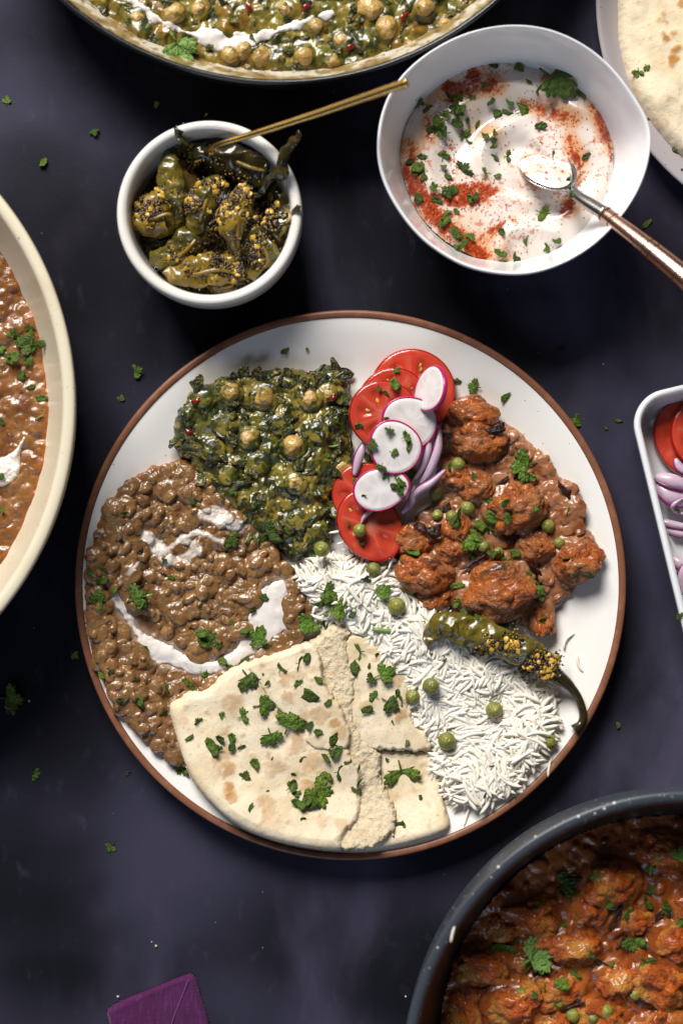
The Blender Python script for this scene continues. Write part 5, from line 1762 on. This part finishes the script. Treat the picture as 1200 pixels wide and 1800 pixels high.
def put(me, px, py, size, name, label, group, lift=.0005, yaw=None, cat='coriander', flat=.55, tilt=.3):
    loc, nrm = hit(px, py)
    up = (nrm * (1 - flat) + Vector((0, 0, 1)) * flat).normalized()
    yaw = rnd.uniform(0, 6.28) if yaw is None else yaw
    q = up.to_track_quat('Z', 'Y').to_matrix() @ Matrix.Rotation(yaw, 3, 'Z') @ Matrix.Rotation(rnd.gauss(0, tilt), 3, 'X')
    s_ = L(size, loc.z)
    placed.append((me, loc + up * lift, q.to_euler(), s_, name, label, group, cat))


def leaf(px, py, size, label, group=None, yaw=None, me=None, lift=.0012):
    put(me or leaves[rnd.randrange(10)], px, py, size * 1.15, 'coriander_leaf', label, group or 'larger coriander leaves', lift, yaw, 'coriander leaf', .75, .12)


CLOCK = 'twelve one two three four five six seven eight nine ten eleven'.split()


def sprinkle(lst, label, group):
    surf = label.split(' bit ', 1)[1]
    surf = surf.replace('fallen ', '')
    on = 'in' if ' in the ' in surf and ' on ' not in surf else 'on'
    xs, ys = [e[0] for e in lst], [e[1] for e in lst]
    mx, my = (min(xs) + max(xs)) / 2, (min(ys) + max(ys)) / 2
    hx, hy = max(20, (max(xs) - min(xs)) / 2), max(20, (max(ys) - min(ys)) / 2)
    for e in lst:
        px, py, size = e[:3]
        n = e[3] if len(e) > 3 else 1
        n = (1, 1, 1, 2, 3, 3)[min(n, 5)] if 'yogurt' not in surf else min(n, 3)
        rr_ = math.hypot((px - mx) / hx, (py - my) / hy)
        clk = CLOCK[int(round((math.degrees(math.atan2(px - mx, my - py)) % 360) / 30)) % 12]
        sz = 'tiny' if size < 8 else ('small' if size < 13 else 'larger')
        where = 'amid the others' if rr_ < .35 else 'toward %s o\'clock' % clk
        label = '%s %s coriander %s %s' % (sz, 'lone' if n == 1 else 'clustered', where, surf)
        for k in range(n):
            jx, jy = (rnd.gauss(0, size * .55), rnd.gauss(0, size * .55)) if n > 1 else (0, 0)
            s_ = size * (rnd.uniform(.45, .85) if n > 1 else 1)
            s_ *= 1.18
            put(leaves[rnd.randrange(10)] if (rnd.random() < .4 and s_ > 8) else bits[rnd.randrange(26)], px + jx, py + jy, s_, 'coriander_bit', label, group, .0004 + .0007 * (k if k < 3 else 2), tilt=.45)


def stalk(px, py, size, label, group, yaw):
    put(stalks[rnd.randrange(2)], px, py, size, 'coriander_stalk', label, group, .0006, yaw, 'coriander stalk', .8, .05)


leaf(437, 1190, 24, 'feathery coriander sprig near the torn top edge of the large flatbread', yaw=.1)
leaf(459, 1240, 21, 'rounded coriander leaf below the feathery sprig on the large flatbread', yaw=3.4)
leaf(508, 1272, 27, 'large coriander leaf in the middle of the large flatbread', yaw=-.6)
leaf(476, 1292, 20, 'coriander leaf joined to the large one in the flatbread middle', yaw=1.8)
leaf(558, 1392, 27, 'biggest coriander cluster low on the large flatbread', yaw=2.2)
leaf(705, 1357, 31, 'single frilly coriander leaf on the small flatbread piece', yaw=.2)
leaf(670, 1185, 22, 'coriander sprig on the upper flatbread piece near the rice', yaw=-1.0)
leaf(682, 1234, 19, 'triangular coriander leaf on the upper flatbread piece', yaw=-.3)
leaf(572, 1040, 22, 'coriander leaf at the tip of the rice heap', yaw=1.0)
leaf(585, 1072, 26, 'wide coriander leaf between rice and flatbread tip', yaw=-1.2)
leaf(545, 1090, 24, 'coriander leaf at the very tip of the flatbread', yaw=1.5)
leaf(666, 1044, 19, 'coriander leaf lying on the rice beside two peas', yaw=1.5)
leaf(922, 818, 29, 'largest coriander leaf on the plated cauliflower curry', yaw=.4)
leaf(943, 1028, 23, 'coriander leaf between the florets at the right of the curry', yaw=2.0)
leaf(474, 934, 25, 'broad coriander leaf where spinach and lentil curries meet', yaw=-.8)
leaf(403, 945, 18, 'coriander leaf on the cream swirl of the plated lentil curry', yaw=1.4)
leaf(968, 142, 40, 'large dark coriander leaf at the top edge of the yogurt', yaw=1.2, lift=.005)
leaf(950, 375, 17, 'pale coriander leaf on the white lower part of the yogurt', yaw=-1.0)
leaf(1018, 164, 15, 'small frilly coriander leaf below the large one on the yogurt', yaw=2.4)
leaf(915, 193, 18, 'coriander leaf cluster in the upper middle of the yogurt', yaw=1.2)
leaf(936, 1680, 38, 'bright frilly coriander sprig on the curry in the grey pan', yaw=.9, me=light_leaf, lift=.005)
leaf(988, 1556, 28, 'dark coriander leaf in the shaded part of the grey pan', yaw=3.6)
leaf(884, 1662, 24, 'coriander leaf left of the bright sprig in the grey pan', yaw=2.2)
leaf(1112, 1652, 21, 'coriander leaf right of centre in the grey pan curry', yaw=1.2)
leaf(1133, 1690, 19, 'dark coriander leaf at the lower right in the grey pan', yaw=-.8)
leaf(1192, 1508, 22, 'coriander leaf at the right picture edge in the grey pan', yaw=.5)
leaf(313, 86, 36, 'pale green coriander leaf hanging over the rim of the black pan', yaw=1.0, me=light_leaf, lift=.005)
leaf(320, 1348, 15, 'pale coriander leaf on bare plate at the flatbread corner', yaw=.2)
leaf(362, 1124, 20, 'coriander leaf on the plated lentil curry above the cream ribbon', yaw=-1.2)
leaf(450, 1124, 22, 'coriander leaf on the thick cream blob by the flatbread', yaw=.7)
leaf(180, 1055, 20, 'coriander leaf at the far left edge of the plated lentil curry', yaw=2.7)
leaf(238, 1050, 23, 'coriander leaf cluster beside the start of the cream ribbon', yaw=1.0)
leaf(835, 680, 14, 'coriander leaf on the bare plate above the cauliflower curry', yaw=1.9)
leaf(16, 1226, 26, 'dark coriander leaf on the table at the left edge', yaw=1.5)
leaf(54, 606, 22, 'coriander leaf amid the chopped bunch in the cream pan', yaw=1.5)

sprinkle([(525, 1166, 13, 2), (539, 1155, 10), (487, 1186, 15, 3), (525, 1202, 9), (545, 1222, 15, 2), (559, 1195, 8), (576, 1235, 9), (426, 1258, 13), (392, 1258, 7), (350, 1269, 10), (334, 1296, 8), (368, 1312, 18, 5), (410, 1305, 17, 4), (388, 1298, 11),
          (545, 1276, 9), (559, 1287, 10), (586, 1298, 12), (577, 1325, 16, 4), (592, 1322, 13, 2), (449, 1341, 13, 2), (428, 1366, 11, 2), (440, 1420, 8), (509, 1386, 15, 4), (536, 1411, 20, 5), (572, 1370, 16, 4), (595, 1357, 13), (620, 1359, 13, 3), (626, 1391, 11, 2),
          (531, 1333, 8), (516, 1359, 6), (532, 1438, 5), (478, 1332, 4), (612, 1340, 7), (470, 1390, 3), (555, 1400, 16, 4)], 'small chopped coriander bit on the large folded flatbread', 'chopped coriander on the large flatbread')
sprinkle([(631, 1145, 16, 2), (624, 1172, 13, 2), (655, 1190, 12, 2), (655, 1244, 14, 3), (658, 1224, 10), (705, 1231, 11, 2), (697, 1216, 7), (690, 1269, 4), (648, 1170, 6), (662, 1150, 6), (716, 1306, 6)], 'small chopped coriander bit on the upper flatbread piece', 'chopped coriander on the upper flatbread piece')
sprinkle([(723, 1320, 9), (701, 1451, 13, 3), (739, 1401, 5), (680, 1335, 4)], 'small chopped coriander bit on the small flatbread piece', 'chopped coriander on the small flatbread piece')
sprinkle([(560, 1085, 18, 4), (598, 1062, 12, 2), (642, 1020, 11), (630, 1105, 6), (620, 1080, 8), (560, 1062, 10), (815, 1080, 9, 2)], 'small chopped coriander bit on the white rice', 'chopped coriander on the rice')
stalk(680, 1108, 26, 'thin green coriander stalk on the rice above the upper flatbread', 'coriander stalks on the food', .2)
stalk(585, 782, 12, 'short green stalk on the spinach curry beside the tomato', 'coriander stalks on the food', 1.9)
stalk(542, 972, 24, 'green stalk attached beside the pea at the spinach curry', 'coriander stalks on the food', .5)
stalk(252, 1048, 17, 'bright green stalk beside the cream ribbon on the lentil curry', 'coriander stalks on the food', .8)
stalk(70, 734, 9, 'pale green stalk near the wall of the cream pan', 'coriander stalks on the food', .4)
stalk(996, 897, 8, 'short pale stalk at the right side of the plated cauliflower curry', 'coriander stalks on the food', .5)
stalk(1143, 1527, 11, 'short pale stalk in the shaded top of the grey pan', 'coriander stalks on the food', 1.6)
sprinkle([(789, 820, 12, 2), (831, 841, 10, 2), (793, 902, 15, 4), (882, 902, 19, 6), (840, 930, 16, 4), (821, 967, 22, 8), (896, 970, 18, 5), (862, 925, 12, 2), (870, 915, 12, 2), (938, 893, 9), (996, 984, 9), (1038, 1009, 9), (940, 1015, 14, 3), (798, 1061, 15, 3), (803, 1030, 12, 2),
          (726, 970, 12, 2), (896, 1084, 15, 4), (952, 1093, 10), (905, 830, 12, 3), (930, 838, 12, 2), (945, 1040, 12, 2), (860, 880, 10), (838, 1085, 6), (950, 1055, 7)], 'small chopped coriander bit on the plated cauliflower curry', 'chopped coriander on the plated cauliflower curry')
sprinkle([(693, 676, 12, 2), (674, 746, 12, 3), (651, 781, 12, 2), (714, 781, 13, 3), (660, 809, 16, 5), (705, 832, 21, 9), (672, 839, 12, 3), (702, 860, 11, 2), (630, 748, 9), (695, 650, 7), (665, 683, 8), (690, 845, 14, 3), (725, 840, 10, 2), (678, 690, 6), (690, 795, 9, 2), (640, 870, 5), (622, 845, 6), (635, 955, 6), (612, 920, 5), (657, 900, 5)],
         'small chopped coriander bit on the tomato and radish slices', 'chopped coriander on the plate salad')
sprinkle([(412, 869, 11, 3), (460, 945, 12, 2), (595, 740, 7), (575, 800, 6)], 'small chopped coriander bit on the plated spinach curry', 'chopped coriander on the plated spinach curry')
sprinkle([(415, 950, 12, 2), (219, 903, 10, 2), (184, 1014, 13, 3), (190, 1040, 12, 3), (240, 1058, 16, 5), (301, 1014, 9), (464, 1050, 9), (444, 1072, 8), (338, 881, 9), (350, 1122, 14, 3), (380, 1132, 13, 3), (391, 1162, 10), (355, 1179, 14, 3), (338, 1203, 14, 3), (292, 1210, 10), (246, 1230, 12), (212, 1230, 9),
          (188, 1180, 13, 3), (408, 1094, 9, 2), (405, 1174, 9, 2), (258, 1140, 10), (182, 1000, 8), (445, 1140, 15, 4), (470, 1132, 8), (160, 1005, 7), (290, 1250, 6), (430, 1110, 8), (290, 985, 6)], 'small chopped coriander bit on the plated lentil curry', 'chopped coriander on the plated lentil curry')
sprinkle([(887, 698, 11), (500, 615, 8), (540, 614, 4), (802, 672, 8), (1008, 1010, 5)], 'small coriander bit on the bare ivory plate', 'coriander bits on the bare plate')
sprinkle([(859, 235, 11, 3), (808, 179, 13, 3), (799, 203, 15, 3), (770, 207, 17, 4), (747, 193, 18, 5), (773, 240, 17, 4), (813, 245, 14, 2), (780, 268, 13, 2), (815, 300, 18), (745, 291, 16, 3), (729, 312, 15, 2), (789, 329, 15, 4), (761, 338, 15, 4), (785, 308, 14, 2), (829, 350, 11, 2), (852, 305, 12), (873, 310, 8), (891, 275, 10), (869, 275, 10),
          (957, 228, 13, 2), (971, 273, 9), (925, 424, 10), (962, 434, 10), (978, 423, 9), (883, 408, 10), (799, 403, 16, 3), (785, 380, 14, 3), (824, 410, 13, 2), (813, 431, 13, 3), (878, 445, 13), (906, 457, 13), (873, 200, 9), (892, 198, 10), (895, 182, 9), (862, 180, 8), (946, 156, 11), (866, 116, 9), (911, 119, 10), (850, 151, 8), (1030, 273, 10), (787, 170, 9), (828, 168, 8),
          (865, 250, 11, 2), (928, 145, 7), (740, 275, 9), (735, 350, 10), (720, 285, 9), (820, 212, 8), (838, 220, 7), (1002, 340, 7)], 'small chopped coriander bit on the paprika yogurt', 'chopped coriander on the yogurt')
sprinkle([(992, 1622, 10, 2), (900, 1647, 14, 3), (1142, 1563, 13, 2), (1102, 1605, 12, 2), (1142, 1526, 10), (1175, 1592, 14, 3), (987, 1730, 15, 2), (1010, 1715, 10), (1067, 1588, 10, 2), (1194, 1622, 10), (940, 1747, 9), (944, 1590, 8), (1046, 1542, 11, 2), (1040, 1676, 8), (1135, 1590, 12, 2), (930, 1700, 16, 3), (958, 1735, 9), (1075, 1695, 7)],
         'small chopped coriander bit in the grey pan', 'chopped coriander in the grey pan')
sprinkle([(53, 574, 9), (56, 608, 16, 6), (32, 591, 14, 5), (9, 625, 14, 5), (43, 634, 13, 4), (68, 600, 12, 3), (41, 661, 11, 2), (55, 680, 8), (75, 700, 10), (4, 741, 8), (4, 897, 8), (4, 839, 8), (20, 632, 12, 4)], 'small chopped coriander bit in the cream pan', 'chopped coriander in the cream pan')
sprinkle([(1120, 126, 10), (1135, 117, 7), (1185, 261, 6)], 'small coriander bit on the round flatbread', 'coriander bits on the round flatbread')
sprinkle([(1190, 899, 6), (1196, 1084, 9)], 'small coriander bit on the white salad tray', 'coriander bits on the tray')
sprinkle([(237, 655, 14), (212, 703, 8), (197, 1487, 11), (63, 1358, 9), (64, 1369, 7), (985, 617, 9), (1017, 738, 13, 2), (1085, 740, 6), (1064, 753, 4), (165, 230, 10), (78, 287, 9), (12, 180, 9), (275, 185, 8), (945, 622, 5), (225, 1358, 5), (1085, 1275, 7), (130, 1150, 9), (1135, 395, 10)], 'small coriander bit fallen on the dark tabletop', 'coriander bits on the table')
by = {}
for e in placed:
    by.setdefault(e[5], []).append(e)
ORD = ['leftmost', 'second from left', 'third from left', 'fourth from left', 'fifth from left', 'sixth from left', 'seventh from left', 'eighth from left', 'ninth from left', 'tenth from left', 'eleventh from left', 'twelfth from left', 'thirteenth from left']
final = []
for lb, es in by.items():
    es.sort(key=lambda e: e[1].x)
    for i, e in enumerate(es):
        if len(es) == 1:
            nl = lb
        elif len(es) == 2:
            nl = ('left' if i == 0 else 'right') + ' one of two: ' + lb
        else:
            nl = (ORD[i] if i < len(es) - 1 else 'rightmost') + ': ' + lb
        final.append(e[:5] + (nl,) + e[6:])
for me, loc, rot, s_, name, label, group, cat in final:
    o = bpy.data.objects.new(name, me)
    o.location, o.rotation_euler, o.scale = loc, rot, (s_,) * 3
    COL.objects.link(o)
    tag(o, label, cat, group)

# crumbs on the table and the stray rice grain on the pan rim
crumb_me = blob_mesh('crumb_mesh', 900, 8, .6, .4, 2, None, .1)
crumb_me.materials.append(mat('pale_crumb', (.6, .58, .55), .6))
for a, b, r, lb in [(275, 1663, 3, 'brighter pale crumb on the table well above the purple napkin'), (208, 1752, 3, 'pale crumb on the table just left of the purple napkin'), (267, 1656, 1.6, 'tiny pale speck beside the brighter crumb above the napkin'), (52, 1232, 2.6, 'pale crumb beside the dark coriander leaf at the left edge'),
                    (713, 1752, 2.4, 'pale crumb on the table just left of the dark grey pan'), (1060, 640, 1.4, 'tiny pale speck on the table right of the plate top')]:
    w = P(a, b, .0005)
    o = bpy.data.objects.new('crumb', crumb_me)
    o.location, o.scale = (w.x, w.y, L(r) * .5), (L(r),) * 3
    COL.objects.link(o)
    tag(o, lb, 'crumb', 'crumbs on the tabletop')
loc, nrm = hit(795, 1642)
sg = bpy.data.objects.new('rice_grain', grains[0])
sg.location, sg.rotation_euler, sg.scale = loc + Vector((0, 0, .0010)), (0, 0, 1.35), (.0038, .0048, .0048)
COL.objects.link(sg)
tag(sg, 'single white rice grain stuck on the rim of the grey pan', 'rice grain')
